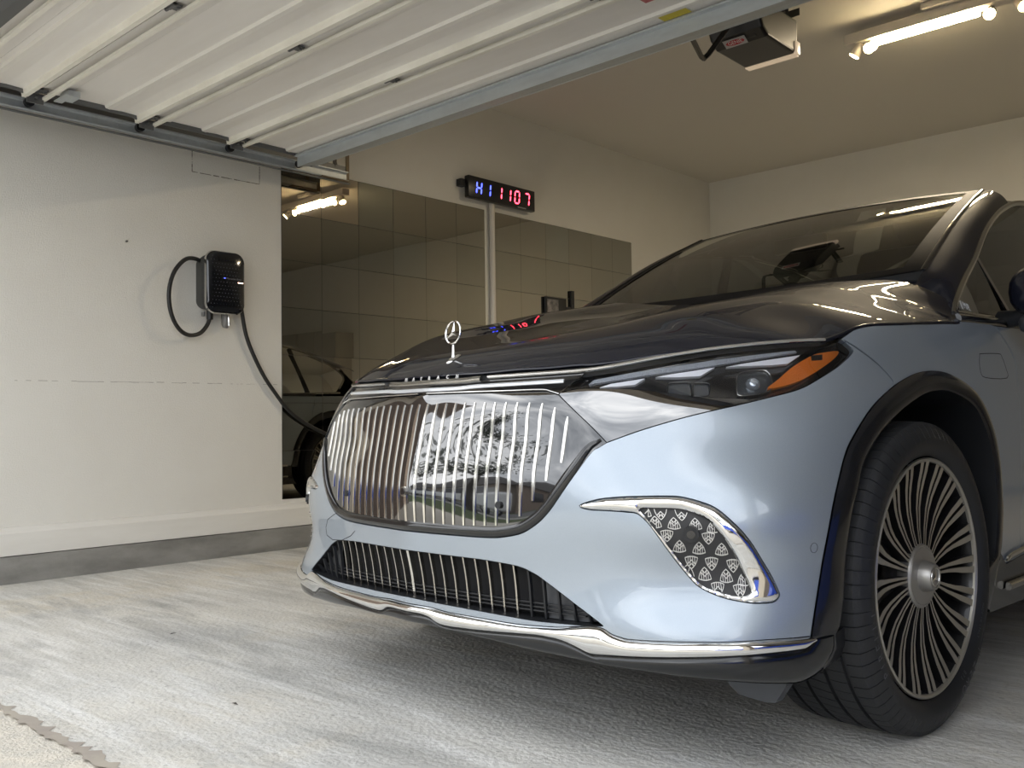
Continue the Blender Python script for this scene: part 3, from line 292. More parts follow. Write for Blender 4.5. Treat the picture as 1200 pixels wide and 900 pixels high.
def sweep(name,P,Nn,width,h,m,parent,closed=False,shift=0.,taper=False,round_=True,V=None,F=None):
    """half-round moulding swept along 3D points with surface normals"""
    P=arr(P);Nn=arr(Nn);k=len(P)
    a=np.roll(P,1,0);b=np.roll(P,-1,0)
    if not closed:a[0]=P[0];b[-1]=P[-1]
    t=b-a;t/=np.linalg.norm(t,axis=1)[:,None];Bn=np.cross(Nn,t);Bn/=np.linalg.norm(Bn,axis=1)[:,None]
    prof=[(-.5,-.4),(-.5,.35),(-.32,.85),(0,1.),(.32,.85),(.5,.35),(.5,-.4)] if round_ else [(-.5,-.6),(-.5,1),(.5,1),(.5,-.6)]
    if V is None: V=[];F=[]
    base=len(V);np_=len(prof); ww=np.full(k,float(width)) if np.isscalar(width) else arr(width)
    if taper:
        e=np.minimum(np.arange(k),np.arange(k)[::-1])/max(1,k*.12); ww=ww*np.clip(e,.15,1)
    for i in range(k):
        for (u,v) in prof: V.append(P[i]+Bn[i]*(shift+u*ww[i])+Nn[i]*(v*h))
    for i in range(k if closed else k-1):
        j=(i+1)%k
        for q in range(np_-1): F.append((base+i*np_+q,base+j*np_+q,base+j*np_+q+1,base+i*np_+q+1))
    if not closed: F.append(tuple(base+q for q in range(np_))); F.append(tuple(base+(k-1)*np_+q for q in range(np_))[::-1])
    if name is None: return V,F
    o=mk(name,V,F,m,parent,True); sharpen(o); return o
def sharpen(o,ang=40,recalc=False):
    bm=bmesh.new(); bm.from_mesh(o.data)
    if recalc: bmesh.ops.recalc_face_normals(bm,faces=bm.faces[:])
    for e in bm.edges:
        if len(e.link_faces)==2 and e.calc_face_angle(0)>R(ang): e.smooth=False
    bm.to_mesh(o.data); bm.free()
def onbody(C,off=0.,n=4):
    C=crs(C,n); P=body(C[:,0],C[:,1]);Nn=nrm(body,C[:,0],C[:,1]); return P+Nn*off,Nn
def between(name,f,A,B,m,parent,n=120,rows=8,bulge=.01,off=0.,back=.02,smooth=True):
    """bulged strip between two parameter curves"""
    A=resample(A,n);B=resample(B,n);V=[];F=[]
    for j in range(rows+1):
        t=j/rows;C=A*(1-t)+B*t;P=f(C[:,0],C[:,1])+nrm(f,C[:,0],C[:,1])*(off+bulge*math.sqrt(max(0,1-(2*t-1)**2)))
        V+=list(P)
    for j in range(rows):
        for i in range(n-1): F.append((j*n+i,j*n+i+1,(j+1)*n+i+1,(j+1)*n+i))
    o=mk(name,V,F,m,parent,smooth); sharpen(o,50,True); return o
def grid(name,fn,nu,nv,m,parent,smooth=True,thick=0.):
    u=np.linspace(0,1,nu);v=np.linspace(0,1,nv);UU,VV=np.meshgrid(u,v,indexing='ij')
    P=fn(UU.ravel(),VV.ravel());e=1e-3
    Nn=np.cross(fn(UU.ravel()+e,VV.ravel())-fn(UU.ravel()-e,VV.ravel()),fn(UU.ravel(),VV.ravel()+e)-fn(UU.ravel(),VV.ravel()-e));Nn/=np.linalg.norm(Nn,axis=1)[:,None]+1e-12
    F=[(i*nv+j,(i+1)*nv+j,(i+1)*nv+j+1,i*nv+j+1) for i in range(nu-1) for j in range(nv-1)]
    ln=[tuple(Nn[k]) for f in F for k in f]
    return mk(name,P,F,m,parent,True,ln)
def text_mesh(s,size,ext=.0006,align='CENTER'):
    c=bpy.data.curves.new('lettering','FONT');c.body=s;c.size=size;c.extrude=ext;c.align_x=align;c.align_y='CENTER'
    o=bpy.data.objects.new('lettering',c);COL.objects.link(o);bpy.context.view_layer.update()
    me=bpy.data.meshes.new_from_object(o.evaluated_get(bpy.context.evaluated_depsgraph_get()))
    bpy.data.objects.remove(o)
    V=[tuple(v.co) for v in me.vertices];F=[tuple(p.vertices) for p in me.polygons];bpy.data.meshes.remove(me);return V,F
def text(name,s,size,m,parent,origin,xd,yd,ext=.0006,align='CENTER',sx=1.):
    V,F=text_mesh(s,size,ext,align);xd=arr(xd);yd=arr(yd);xd/=np.linalg.norm(xd);yd/=np.linalg.norm(yd);zd=np.cross(xd,yd);o=arr(origin)
    return mk(name,[o+xd*v[0]*sx+yd*v[1]+zd*v[2] for v in V],F,m,parent,False)
# ================================================================== THE CAR
D={k:(arr(v) if k not in('wedges','emblems') else v) for k,v in DATA.items()}
def fromc(k,first=True):
    a=D[k]; a=a[a[:,0]>.012] if first else a
    return np.vstack([[0,a[0,1]+0.0],a]) if first else a
def sym(*cs):
    """closed symmetric outline from right-half curves that start and end on the centre line"""
    r=np.vstack(cs); l=r[::-1]*[-1,1]; l=l[(l[:,0]<-1e-6)]; r=r[r[:,0]>=0]; return np.vstack([r,l])
def S2(C,s): return arr(C)*[s,1]
lip=crs(fromc('hood_lip'),5); ctl=crs(fromc('chrome_top_lo'),5); strip=crs(fromc('strip_lo'),5); seam=crs(D['seam'],4)
gr=crs(D['grille_r'],5); gl=D['grille_lo'].copy(); gl=np.vstack([gl[gl[:,0]>.20],[.17,.5108],[.08,.5103],[0,.5102]]); gl=crs(gl,5)
lampl=crs(D['lamp_lo'][:10],5); lampe=crs(D['lamp_lo'][9:],4)
gap=crs(D['gap_bf'],4); pe=crs(D['paint_edge'],4); ao=crs(D['arch_out'],4)
lt=crs(fromc('lip_top'),4); lb=crs(fromc('lip_bot'),4); vb=crs(fromc('val_bot'),4)
dg=crs(D['door_gap'],4); it=crs(fromc('intake_top'),4); ib=D['intake_bot']; ib=np.vstack([ib[ib[:,0]>.03],[0,.341]]); ib=crs(ib,4)
ctl_s=ctl[ctl[:,0]<seam[0,0]]; ctl_l=ctl[ctl[:,0]>seam[0,0]+.004]
grille_outline=sym(strip,gr,gl)
intake_outline=sym(it,ib)
vent_o=crc(D['vent_out'],3); vent_i=crc(D['vent_in'],3)
CAR=empty('luxury_suv',(0,0,0),R(-3.54))
tag(CAR,'two-tone electric SUV, black over silver blue, with slatted grille and star on its hood','car')
# ---- bumper
bo=sym(gl[::-1],lampl,lampe,gap[1:],pe[::-1][1:],lt[::-1])
panel('bumper',body,bo,[inset(vent_o,.0),vent_o*[-1,1],intake_outline],silver,CAR,sp=.014,gap=.0016,flange=.014)
# ---- hood
lx=body(lip[:,0],lip[:,1]); lx[0,0]=0
rear=arr([(.912,1.285),(.895,1.315),(.87,1.345),(.83,1.385),(.785,1.43),(.738,1.478),(.66,1.425),(.56,1.37),(.45,1.325),(.33,1.292),(.2,1.272),(.1,1.266),(0,1.264)])
hr=np.vstack([lx[:,:2],crs(rear,4)]); ho=sym(hr); 
panel('hood',hood,ho,[],navy,CAR,sp=.022,gap=.001,flange=.016)
for s in (1,-1):   # rolled lower edge of the hood catching light
    P=body(lip[:,0]*s,lip[:,1]); Nn=nrm(body,lip[:,0]*s,lip[:,1]); P[:,2]=hood(P[:,0],P[:,1])[:,2]
    sweep('hood_edge',P-[0,0,.004]+Nn*.0005,Nn,.010,.0035,navy,CAR)
# ---- black backing behind gaps
def seal(C,w=.05,off=-.014,parent=CAR,name='seal'):
    for s in (1,-1):
        P,Nn=onbody(S2(C,s),off,1); sweep(name,P,Nn,w,.001,dark,parent,round_=False)
seal(gap); seal(dg[dg[:,1]<1.06]); seal(np.vstack([lampl,lampe]),.03,-.03)
bk=sym(fromc('hood_lip')[:10],D['chrome_top_lo'][6:][::-1][:0] if False else ctl[ctl[:,0]<lip[-1,0]][::-1])
A_=resample(lip[lip[:,0]<1.36],90);B_=resample(ctl,90)
for s in (1,-1): between('shut_line_seal',body,A_*[s,1],B_*[s,1]-[0,.006],sblack,CAR,90,3,0,-.010)
# ---- grille
G_=panel('grille',body,grille_outline,[],grilleg,CAR,sp=.018,off=-.004,flange=.02,gap=.001); tag(G_,'gloss black grille panel with thin upright bright slats')
g2=gl[2:];full=np.vstack([g2[:-1],g2[::-1]*[-1,1]])
P=body(full[:,0],full[:,1]);Nn=nrm(body,full[:,0],full[:,1]);k_=np.minimum(np.arange(len(P)),np.arange(len(P))[::-1])/14.
sweep('grille_surround',P+Nn*-.004,Nn,.006+.018*np.clip(k_,0,1),.008,mat('surround_dark',(.007,.008,.009),.18,0,.5,.1),G_,shift=-.013)
sl=crs(fromc('slat_lo'),5);sh=crs(fromc('slat_hi'),5);XL=body(sl[:,0],sl[:,1]);XH=body(sh[:,0],sh[:,1])
slat_m=mat('bright_slat',(.80,.78,.72),.12,1)
for k in range(-14,15):
    x=k*.0347; zl=np.interp(abs(x),XL[:,0],XL[:,2]); zh=np.interp(abs(x),XH[:,0],XH[:,2])
    zz=np.linspace(zl,zh,22); q=q_x(np.full(22,x),zz); P=body(q,zz);Nn=nrm(body,q,zz)
    sweep('slat',P+Nn*-.004,Nn,(.0105 if k==0 else .0072)*np.interp(np.arange(22),[0,4,18,21],[.7,1,1,.45]),.0022,slat_m,G_,round_=False)
def disc(name,q,z,r,off,m,parent,h=.004,r2=None):
    P=body([q],[z])[0];n=nrm(body,[q],[z])[0]; b=MB().cyl(P+n*(off-.02),P+n*(off+h),r,20,0,r2 or r); return b.build(name,m,parent,True)
for s in (1,-1): disc('parking_sensor',D['sensors'][0][0]*s,D['sensors'][0][1],.0085,-.002,sblack,G_)
r_=disc('front_camera',-.005,.612,.013,-.002,dchrome,G_); disc('camera_lens',-.005,.612,.009,.0028,gblack,G_,.001)
# ---- light band between hood and grille
LB=panel('light_band',body,sym(ctl_s,seam[1:-1],strip[::-1]),[],gblack,CAR,sp=.012,off=-.004,flange=.015,gap=.0012)
mid=[(q,np.interp(q,ctl_s[:,0],ctl_s[:,1])-.016) for q in np.linspace(0,.505,26)]
lbm=mat('sky_reflection_grey',(.62,.64,.66),.18,.3,1)  # pale grey strip paints the sky's reflection on the curved black band
for s in (1,-1):
    P,Nn=onbody(S2(mid,s),-.004,1); sweep('sky_reflection_strip',P,Nn,.012,.004,lbm,LB)
def chrome_line(C,s,name='chrome_strip',parent=CAR,w=.0075,h=.005,off=0,m=chrome):
    P,Nn=onbody(S2(C,s),off,1); return sweep(name,P,Nn,w,h,m,parent)
up=ctl+[0,.004]
for s in (1,-1): chrome_line(up[(up[:,0]>.225)],s); chrome_line(strip[strip[:,0]>.01]+[0,.001],s,'chrome_strip',CAR,.003,.002)
# badge plate with raised letters
bc=resample(np.vstack([ctl_s[(ctl_s[:,0]<.215)]+[0,.004]]),16); full=np.vstack([bc[::-1]*[-1,1],bc[1:]])
P=body(full[:,0],full[:,1]);Nn=nrm(body,full[:,0],full[:,1]);BP=sweep('badge_plate',P-Nn*.004,Nn,.015,.007,dchrome,CAR)
for i,ch in enumerate('MAYBACH'):
    x=(-3+i)*.036; z=.9035; q=float(q_x([x],[z])[0]); p=body([q],[z])[0];n=nrm(body,[q],[z])[0]
    text('letter',ch,.014,mat('bright_letter',(.8,.8,.78),.35,.3),BP,p+n*.0052,(1,(p-body([q-.01],[z])[0])[1]/.01,0),(0,.25,1),.0012)
# ---- hood star
def star(name,c,Rr,m,parent,xd,zd,ring=.0022,wid=.007,dep=.004):
    """upright three-point star in a ring; xd, zd span its plane"""
    xd=arr(xd)/np.linalg.norm(xd);zd=arr(zd)/np.linalg.norm(zd);yd=np.cross(zd,xd);c=arr(c);b=MB()
    b.tube([c+Rr*(math.cos(t)*xd+math.sin(t)*zd) for t in np.linspace(0,2*math.pi,41)[:-1]],ring,8,closed=True)
    for k in range(3):
        a=math.pi/2+k*2*math.pi/3; d=math.cos(a)*xd+math.sin(a)*zd; e=-math.sin(a)*xd+math.cos(a)*zd
        V=[c+yd*dep,c-yd*dep,c+e*wid*.5-d*wid*.1,c-e*wid*.5-d*wid*.1,c+d*Rr+e*.0006,c+d*Rr-e*.0006]
        b.add(V,[(0,2,4),(0,5,3),(0,4,5),(1,4,2),(1,3,5),(1,5,4)])
    return b.build(name,m,parent,True)
ST=star('hood_star',(0,.155,1.0345),.031,chrome,CAR,(1,0,0),(0,.12,1),.0027,.014,.005)
b=MB(); hz=float(hood([0],[.155])[0,2])
b.tube([(0,.155,hz),(0,.155,hz+.012),(0,.155,1.0005)],[.007,.0042,.0036],10)
b.build('star_stem',chrome,ST,True)
V=[];F=[]
for i,(rr,h) in enumerate(((1,.0),(1,.003),(.6,.006),(.0001,.007))):
    for k in range(20):
        t=2*math.pi*k/20; x,y=.013*rr*math.cos(t),.155+.024*rr*math.sin(t); V.append((x,y,float(hood([x],[y])[0,2])+h))
for i in range(3): F+=[(i*20+k,i*20+(k+1)%20,(i+1)*20+(k+1)%20,(i+1)*20+k) for k in range(20)]
mk('star_foot',V,F,chrome,ST)
# ---- headlamps
tri_l=[np.vstack([seam[::-1],ctl_l,lampe[::-1],lampl[::-1],gr[::-1][1:-1]])][0]
tr_split=crs(D['lamp_split'],4)
tr_k=int(np.argmin(np.linalg.norm(lampl[::-1]-tr_split[-1],axis=1)))
def lamp(s):
    L=S2(tri_l,s)
    H=panel('headlamp',body,L,[],gblack,CAR,sp=.014,off=-.016,flange=.02,gap=.0015)
    sp_l=tr_split
    up_=np.vstack([seam[::-1][4:],ctl_l,lampe[::-1],lampl[::-1][:tr_k],sp_l[::-1]])
    lo_=np.vstack([seam[::-1][:5],sp_l,lampl[::-1][tr_k:],gr[::-1][1:-1]])
    panel('cover_glass',body,S2(up_,s),[],clear,H,sp=.012,off=.0,flange=.0,gap=.001)
    panel('lower_panel',body,S2(lo_,s),[],lampg,H,sp=.012,off=.0,flange=.004,gap=.001)
    panel('daytime_running_strip',body,S2(D['drl'],s),[],mat('lamp_strip_lens',(.50,.53,.57),.25,.2,.6,bump=(260,.8)),H,sp=.008,off=-.010,flange=.006)
    for w in D['wedges']: panel('light_blade',body,S2(arr(w),s),[],white_refl,H,sp=.008,off=-.008,flange=.008)
    am=panel('amber_reflector',body,S2(crc(D['amber'],3),s),[],amberm,H,sp=.007,off=-.007,flange=.008)
    panel('side_marker',body,S2(D['amber_dot'],s),[],sblack,H,sp=.004,off=-.004,flange=.004)
    chrome_line(ctl_l+[0,.004],s,'chrome_strip',H,.0065,.004)
    for key,nm,r in (('proj_big','main_projector',.017),('proj_s1','projector',.0),('proj_s2','projector',.0)):
        C=crc(D[key],3)*[s,1]; P=body(C[:,0],C[:,1]);Nn=nrm(body,C[:,0],C[:,1])
        f=sweep(nm,P-Nn*.012,Nn,.0035,.005,dchrome if r else mat('dark_bezel',(.08,.08,.08),.3,.8),H,closed=True)
        c=C.mean(0); p=body([c[0]],[c[1]])[0];n=nrm(body,[c[0]],[c[1]])[0]
        f2=panel('bezel_face',body,C,[],mat('lens_glass_grey',(.10,.11,.12),.1,.6,1),H,sp=.006,off=-.013,flange=0)
        if r:
            b=MB();b.lathe([(0,r),(.004,r*.97),(.009,r*.8),(.012,r*.5),(.013,.0001)],24,'y'); V=arr(b.V); 
            ax=-n; t1=np.cross([0,0,1],ax);t1/=np.linalg.norm(t1);t2=np.cross(ax,t1)
            b.V=[tuple(p-n*.012-ax*v[1]*1.+t1*v[0]+t2*v[2]) for v in V]; b.build('projector_lens',mat('crystal_lens',(.55,.60,.66),.06,.7,1),H,True)
    b=MB()
    return H
for s in (1,-1): lamp(s)
def _nothing(): pass
# ---- corner vents
def emblem_strokes():
    """rounded triangle holding two interlaced M strokes, unit size, point up"""
    out=[]
    T3=[(0,.46),(-.5,-.30),(.5,-.30)]
    def arc(a,b,bul):
        a=arr(a);b=arr(b);m=(a+b)/2;d=b-a;n=arr([-d[1],d[0]]);n/=np.linalg.norm(n); c=m+n*bul
        return [(1-t)**2*a+2*t*(1-t)*c+t*t*b for t in np.linspace(0,1,6)]
    for a,b in ((0,1),(1,2),(2,0)):
        pts=arc(T3[b],T3[a],.20); out+=[(pts[i],pts[i+1]) for i in range(5)]
    for x0,x1,yt,yb in ((-.29,-.25,.12,-.38),(.29,.25,.12,-.38),(-.10,-.09,.05,-.42),(.10,.09,.05,-.42)): out.append(((x0,yt),(x1,yb)))
    out+=[((-.29,.12),(0,-.14)),((0,-.14),(.29,.12)),((-.17,.27),(0,.10)),((0,.10),(.17,.27)),((-.10,.05),(-.17,.27)),((.10,.05),(.17,.27))]
    return out
EST=emblem_strokes(); embm=mat('emblem_silver',(.62,.61,.58),.35,.4)
def vent(s):
    vo=S2(vent_o,s);vi=S2(vent_i,s)
    def dome(UV,d): return .009*np.sqrt(np.clip(d/.011,0,1))-.001
    Vt=panel('corner_vent_trim',body,vo,[vi],chrome,CAR,sp=.006,off=0,flange=.016,offf=dome,gap=.0008)
    bm=panel('vent_mesh',body,inset(vi,-.004),[],mat('dark_vent_panel',(.022,.022,.023),.5),Vt,sp=.014,off=-.012,flange=0)
    for (cx,cz,o) in D['emblems']:
        sc=.030;sx=sc*1.22
        V=[];F=[]
        for a,b in EST:
            a=arr([cx+a[0]*sx,cz+a[1]*o*sc+ (a[0]*-.0)]);b=arr([cx+b[0]*sx,cz+b[1]*o*sc])
            if not inside(vent_i,arr([a,b])).all(): continue
            t=b-a;t/=np.linalg.norm(t)+1e-9;n=arr([-t[1],t[0]])*.0009;a=a-t*.0004;b=b+t*.0004
            C=arr([a+n,a-n,b-n,b+n])*[s,1];P=body(C[:,0],C[:,1]);Nn=nrm(body,C[:,0],C[:,1]);k=len(V)
            V+=list(P-Nn*.0095)+list(P-Nn*.0125)
            F+=[(k,k+1,k+2,k+3),(k,k+4,k+5,k+1),(k+1,k+5,k+6,k+2),(k+2,k+6,k+7,k+3),(k+3,k+7,k+4,k)]
        if V: o_=mk('emblem',V,F,embm,Vt,False); sharpen(o_,30,True)
    q,z=D['vent_cam'];q*=s
    disc('surround_camera',q,z,.0165,-.006,sblack,Vt,.010); disc('camera_lens',q,z,.009,.0055,gblack,Vt,.002)
    P=body([D['sensors'][1][0]*s],[D['sensors'][1][1]])[0]
for s in (1,-1):
    vent(s)
    q,z=D['sensors'][1];P=body([q*s],[z])[0];n=nrm(body,[q*s],[z])[0]
    b=MB();ax=n;t1=np.cross([0,0,1],ax);t1/=np.linalg.norm(t1);t2=np.cross(ax,t1)
    b.tube([P+n*.0+.0105*(math.cos(t)*t1+math.sin(t)*t2) for t in np.linspace(0,2*math.pi,25)[:-1]],.0006,5,closed=True);b.build('parking_sensor',sblack,CAR,True)
tw=densify(D['tow'],.006,False)
for s in (1,):
    C=tw*[1,1];P=body(C[:,0],C[:,1]);Nn=nrm(body,C[:,0],C[:,1]);sweep('cover_gap',P,Nn,.002,.0005,dark,CAR)
# ---- lower intake
IN=panel('lower_intake',body,inset(intake_outline,-.012),[],dark,CAR,sp=.03,off=-.075,flange=0)
V=[];F=[];o2=densify(intake_outline,.015);n=len(o2);P=body(o2[:,0],o2[:,1]);Nn=nrm(body,o2[:,0],o2[:,1]);V=list(P-Nn*.001)+list(P-Nn*.08)
mk('intake_wall',V,[(i,(i+1)%n,n+(i+1)%n,n+i) for i in range(n)],sblack,IN)
XT=body(it[:,0],it[:,1]);XB=body(ib[::-1][:,0],ib[::-1][:,1])
for k in range(-14,15):
    x=.0397*k; 
    if abs(x)>XT[-1,0]-.012: continue
    zt=np.interp(abs(x),XT[:,0],XT[:,2]);zb=np.interp(abs(x),XB[:,0],XB[:,2]); zz=np.linspace(zb+.001,zt-.001,10)
    q=q_x(np.full(10,x),zz);P=body(q,zz);Nn=nrm(body,q,zz); rec=.012+.020*np.linspace(1,0,10)[:,None]
    if abs(k)<=9: sweep('slat',P-Nn*rec,Nn,.009 if k==0 else .0045,.010 if k==0 else .007,slat_m if k==0 else mat('thin_slat',(.60,.58,.53),.2,1),IN,round_=False)
    else: sweep('slat',P-Nn*rec,Nn,.005,.006,sblack,IN,round_=False)
for zz in (.352,.361,.37):
    xs=np.linspace(-.54,.54,50); q=q_x(xs,np.full(50,zz)); zc=np.full(50,zz);P=body(q,zc);Nn=nrm(body,q,zc); sweep('grille_bar',P-Nn*.034,Nn,.003,.008,sblack,IN,round_=False)
for s in (1,-1): # side blanking panels
    pl=arr([(.60,.41),(.47,.44),(.47,.335),(.66,.335)]); 
    panel('blanking_panel',body,S2([(.475,.44),(.53,.415),(.60,.375),(.665,.345),(.60,.338),(.475,.336)],s),[],mat('grey_plastic',(.05,.053,.057),.45),IN,sp=.02,off=-.035,flange=.0)
# ---- chrome lip, valance, deflectors
for s in (1,-1):
    LP=between('chrome_lip',body,S2(lt,s),S2(lb,s),chrome,CAR,150,8,.014,.002)
    between('valance',body,S2(lb,s),S2(vb,s),mat('valance_black',(.006,.007,.008),.2,0,.4,.1),CAR,120,8,.012,-.002)
    C=resample(vb,60)*[s,1];P=body(C[:,0],C[:,1]); mk('valance_floor',list(P)+[p+arr([-.05*s*(i/60),.22,.0]) for i,p in enumerate(P)],[(i,i+1,61+i,60+i) for i in range(59)],sblack,CAR)
    b=MB();b.prism([(.68*s,.26),(.69*s,.20),(.703*s,.173),(.73*s,.154),(.80*s,.150),(.824*s,.154),(.851*s,.195),(.865*s,.26)],'y',.385,.415);b.build('air_deflector',mat('deflector_grey',(.055,.06,.068),.5),CAR)
    chrome_line(arr([(.0,0)]) if False else np.column_stack([np.linspace(0,1.0,2)*0+1.0,[.3,.31]]),s,'tow_cover_edge',CAR,.0005,.0003) if False else None
# ---- fenders, cladding, doors
top=1.06
dgc=dg[dg[:,1]<top]; dgt=arr([[dgc[0,0],top]])
ao2=ao[:np.argmin(abs(ao[:,1]-.355)+(ao[:,0]<2)*9)+1]
def fender(s):
    o=np.vstack([gap,ao2[1:],dg[::-1][:len(dgc)],[[float(q_y(1.475,1.062)[0]),1.062]],lip[lip[:,0]>1.40][::-1]])
    F=panel('front_fender',body,S2(o,s),[],silver,CAR,sp=.02,gap=.0015,flange=.012)
    if s>0:
        C=crc(D['flap'],3);P=body(C[:,0],C[:,1]);Nn=nrm(body,C[:,0],C[:,1]);sweep('flap_gap',P,Nn,.0022,.0005,dark,F,closed=True)
WC=arr([.888,.388])
def cladding(s):
    out=np.vstack([D['val_bot'][-3:][::-1][:0].reshape(0,2),pe,ao[1:]]); out=resample(out,110)
    P=body(out[:,0],out[:,1]); yzv=P[:,1:]-WC; Rr=np.linalg.norm(yzv,axis=1); ang=np.arctan2(yzv[:,1],-yzv[:,0])
    w=np.interp(np.degrees(ang),[-25,0,30,60,90,130,160,200],[.10,.085,.06,.055,.055,.052,.045,.04])
    inn=WC+yzv/Rr[:,None]*(Rr-w)[:,None]; qi=q_y(inn[:,0],inn[:,1]); A=out;B=np.column_stack([qi,inn[:,1]])
    if s<0:A=A*[-1,1];B=B*[-1,1]
    c=between('arch_cladding',body,A,B,cladm,CAR,110,6,.006,.004)
    P2=body(B[:,0],B[:,1]);n=len(P2);V=list(P2+nrm(body,B[:,0],B[:,1])*.004);W2=P2.copy();W2[:,0]-=.05*s;V+=list(W2)
    L=arr([( -( -1),0)]) 
    # liner
    W3=P2.copy();W3[:,0]=.60*s;d=(W3[:,1:]-WC);W3[:,1:]=WC+d*1.06;W2b=W2.copy();V+=list(W3)
    F=[(i,i+1,n+i+1,n+i) for i in range(n-1)]+[(n+i,n+i+1,2*n+i+1,2*n+i) for i in range(n-1)]
    mk('wheel_arch_liner',V,F,sblack,c)
    # inner wall
    V=[(.60*s,p[1],p[2]) for p in W3]+[(.60*s,.9,.2)]; mk('wheel_arch_wall',V,[(i,i+1,n) for i in range(n-1)],dark,c)
    # front end cap of cladding: joins valance
    C1=D['val_bot'][-4:]; a=out[0]; pl=np.vstack([[a],[[B[0,0]*s,B[0,1]]],C1[::-1]])
    panel('cladding_foot',body,S2(pl,s),[],cladm,c,sp=.012,off=.003,flange=.012)
for s in (1,-1): fender(s);cladding(s)
# door, rear door, quarter, sill
yd=2.60;rc=arr([4.098,.388])
def arcR(r,a0,a1,n=30): return [(rc[0]-r*math.cos(t),rc[1]+r*math.sin(t)) for t in np.linspace(R(a0),R(a1),n)]
def sidepanels(s):
    o=np.vstack([dg[dg[:,1]<1.062],yz([(1.7,.385),(2.2,.40),(yd,.41),(yd+.02,.6),(yd+.03,.85),(yd+.02,1.075)]),yz([(2.2,1.07),(1.8,1.064)])])
    fd=panel('front_door',body,S2(o,s),[],silver,CAR,sp=.035,gap=.0018)
    o=yz([(yd+.02,1.075),(yd+.03,.85),(yd+.02,.6),(yd,.41),(3.2,.41),(3.545,.40)]+arcR(.535,8,60,14)+[(3.86,.98),(3.9,1.09),(3.3,1.085)])
    rd=panel('rear_door',body,S2(o,s),[],silver,CAR,sp=.035,gap=.0018)
    o=yz([(3.9,1.09),(3.86,.98)]+arcR(.535,60,172,26)+[(4.68,.45),(4.70,.8),(4.68,1.1)])
    panel('rear_quarter',body,S2(o,s),[],silver,CAR,sp=.035,gap=.0018)
    o=yz(arcR(.545,0,180,40));i_=yz(arcR(.48,0,180,40)); between('arch_cladding',body,S2(o,s),S2(i_,s),cladm,CAR,90,4,.006,.004)
    b=MB();V=[];n=40
    for k,t in enumerate(np.linspace(0,math.pi,n)): V+=[(.955*s,rc[0]-.49*math.cos(t),rc[1]+.49*math.sin(t)),(.6*s,rc[0]-.5*math.cos(t),rc[1]+.5*math.sin(t)),(.6*s,rc[0],.3)]
    mk('wheel_arch_liner',V,[(3*k,3*k+3,3*k+4,3*k+1) for k in range(n-1)]+[(3*k+1,3*k+4,3*k+2) for k in range(n-1)],dark,CAR)
    o=yz([(1.30,.235),(1.345,.40),(1.40,.36),(1.7,.385),(2.6,.41),(3.545,.40),(3.62,.22)]); sp_=panel('sill',body,S2(o,s),[],cladm,CAR,sp=.04,off=.004,flange=.06)
    P,Nn=onbody(S2(yz([(1.385,.372),(1.45,.385),(1.7,.397),(2.6,.415),(3.5,.405)]),s),.006,6); sweep('chrome_strip',P,Nn,np.clip(np.linspace(.004,.12,len(P)),.004,.018),.006,chrome,sp_)
    P,Nn=onbody(S2(yz([(1.40,.298),(2.6,.305),(3.5,.30)]),s),.012,6); sweep('step_strip',P,Nn,.022,.012,dchrome,sp_)
    for hy in (2.25,3.35): # door handles, flush
        P,Nn=onbody(S2(yz([(hy-.1,.94),(hy,.943),(hy+.1,.945)]),s),.0,4); sweep('door_handle',P,Nn,.028,.004,silver,fd if hy<2.6 else rd); 
    # belt moulding
    P,Nn=onbody(S2(yz([(1.27,1.062),(1.5,1.066),(2.6,1.083),(3.9,1.10)]),s),-.004,10); P[:,2]+=.006; sweep('belt_moulding',P,Nn,.026,.010,gblack,CAR)
for s in (1,-1): sidepanels(s)
# ---- greenhouse
def xw(z): return .885-.29*(arr(z)-1.08)
E2=crs([(1.300,1.083),(1.340,1.117),(1.395,1.152),(1.505,1.217),(1.645,1.292),(1.885,1.433),(2.13,1.537),(2.39,1.600),(2.8,1.632),(3.3,1.615),(3.8,1.545),(4.15,1.43),(4.33,1.30),(4.25,1.17)],6)
def e1(t): 
    y=1.49+.76*t;u=y-1.8; return np.column_stack([.693-.105*u,y,1.429+.537*u-.13*u*u])
def ws(u,v):
    s=2*arr(u)-1;t=arr(v);E=e1(t);k=np.abs(s)**2.2
    cy=1.285+1.045*t;cz=1.200+.49*t+.035*4*t*(1-t)
    return np.column_stack([s*E[:,0],cy+(E[:,1]-cy)*k,cz+(E[:,2]-cz)*k])
WS=grid('windscreen',ws,40,24,wsglass,CAR)
def frit(u0,u1,v0,v1,nu,nv):
    def f(u,v): P=ws(u0+(u1-u0)*arr(u),v0+(v1-v0)*arr(v));P[:,1]-=.0015;P[:,2]+=.002;return P
    grid('glass_border',f,nu,nv,mat('glass_border_black',(.004,.004,.005),.55,spec=.12),WS)
frit(0,.042,0,1,4,24);frit(.958,1,0,1,4,24);frit(.042,.958,.955,1,30,3);frit(.042,.958,0,.05,30,3)
e2p=E2[:np.argmax(E2[:,0]>2.2)+1]
def side_pt(p,s,off=0): p=arr(p);return np.column_stack([(xw(p[:,1])+off)*s,p])
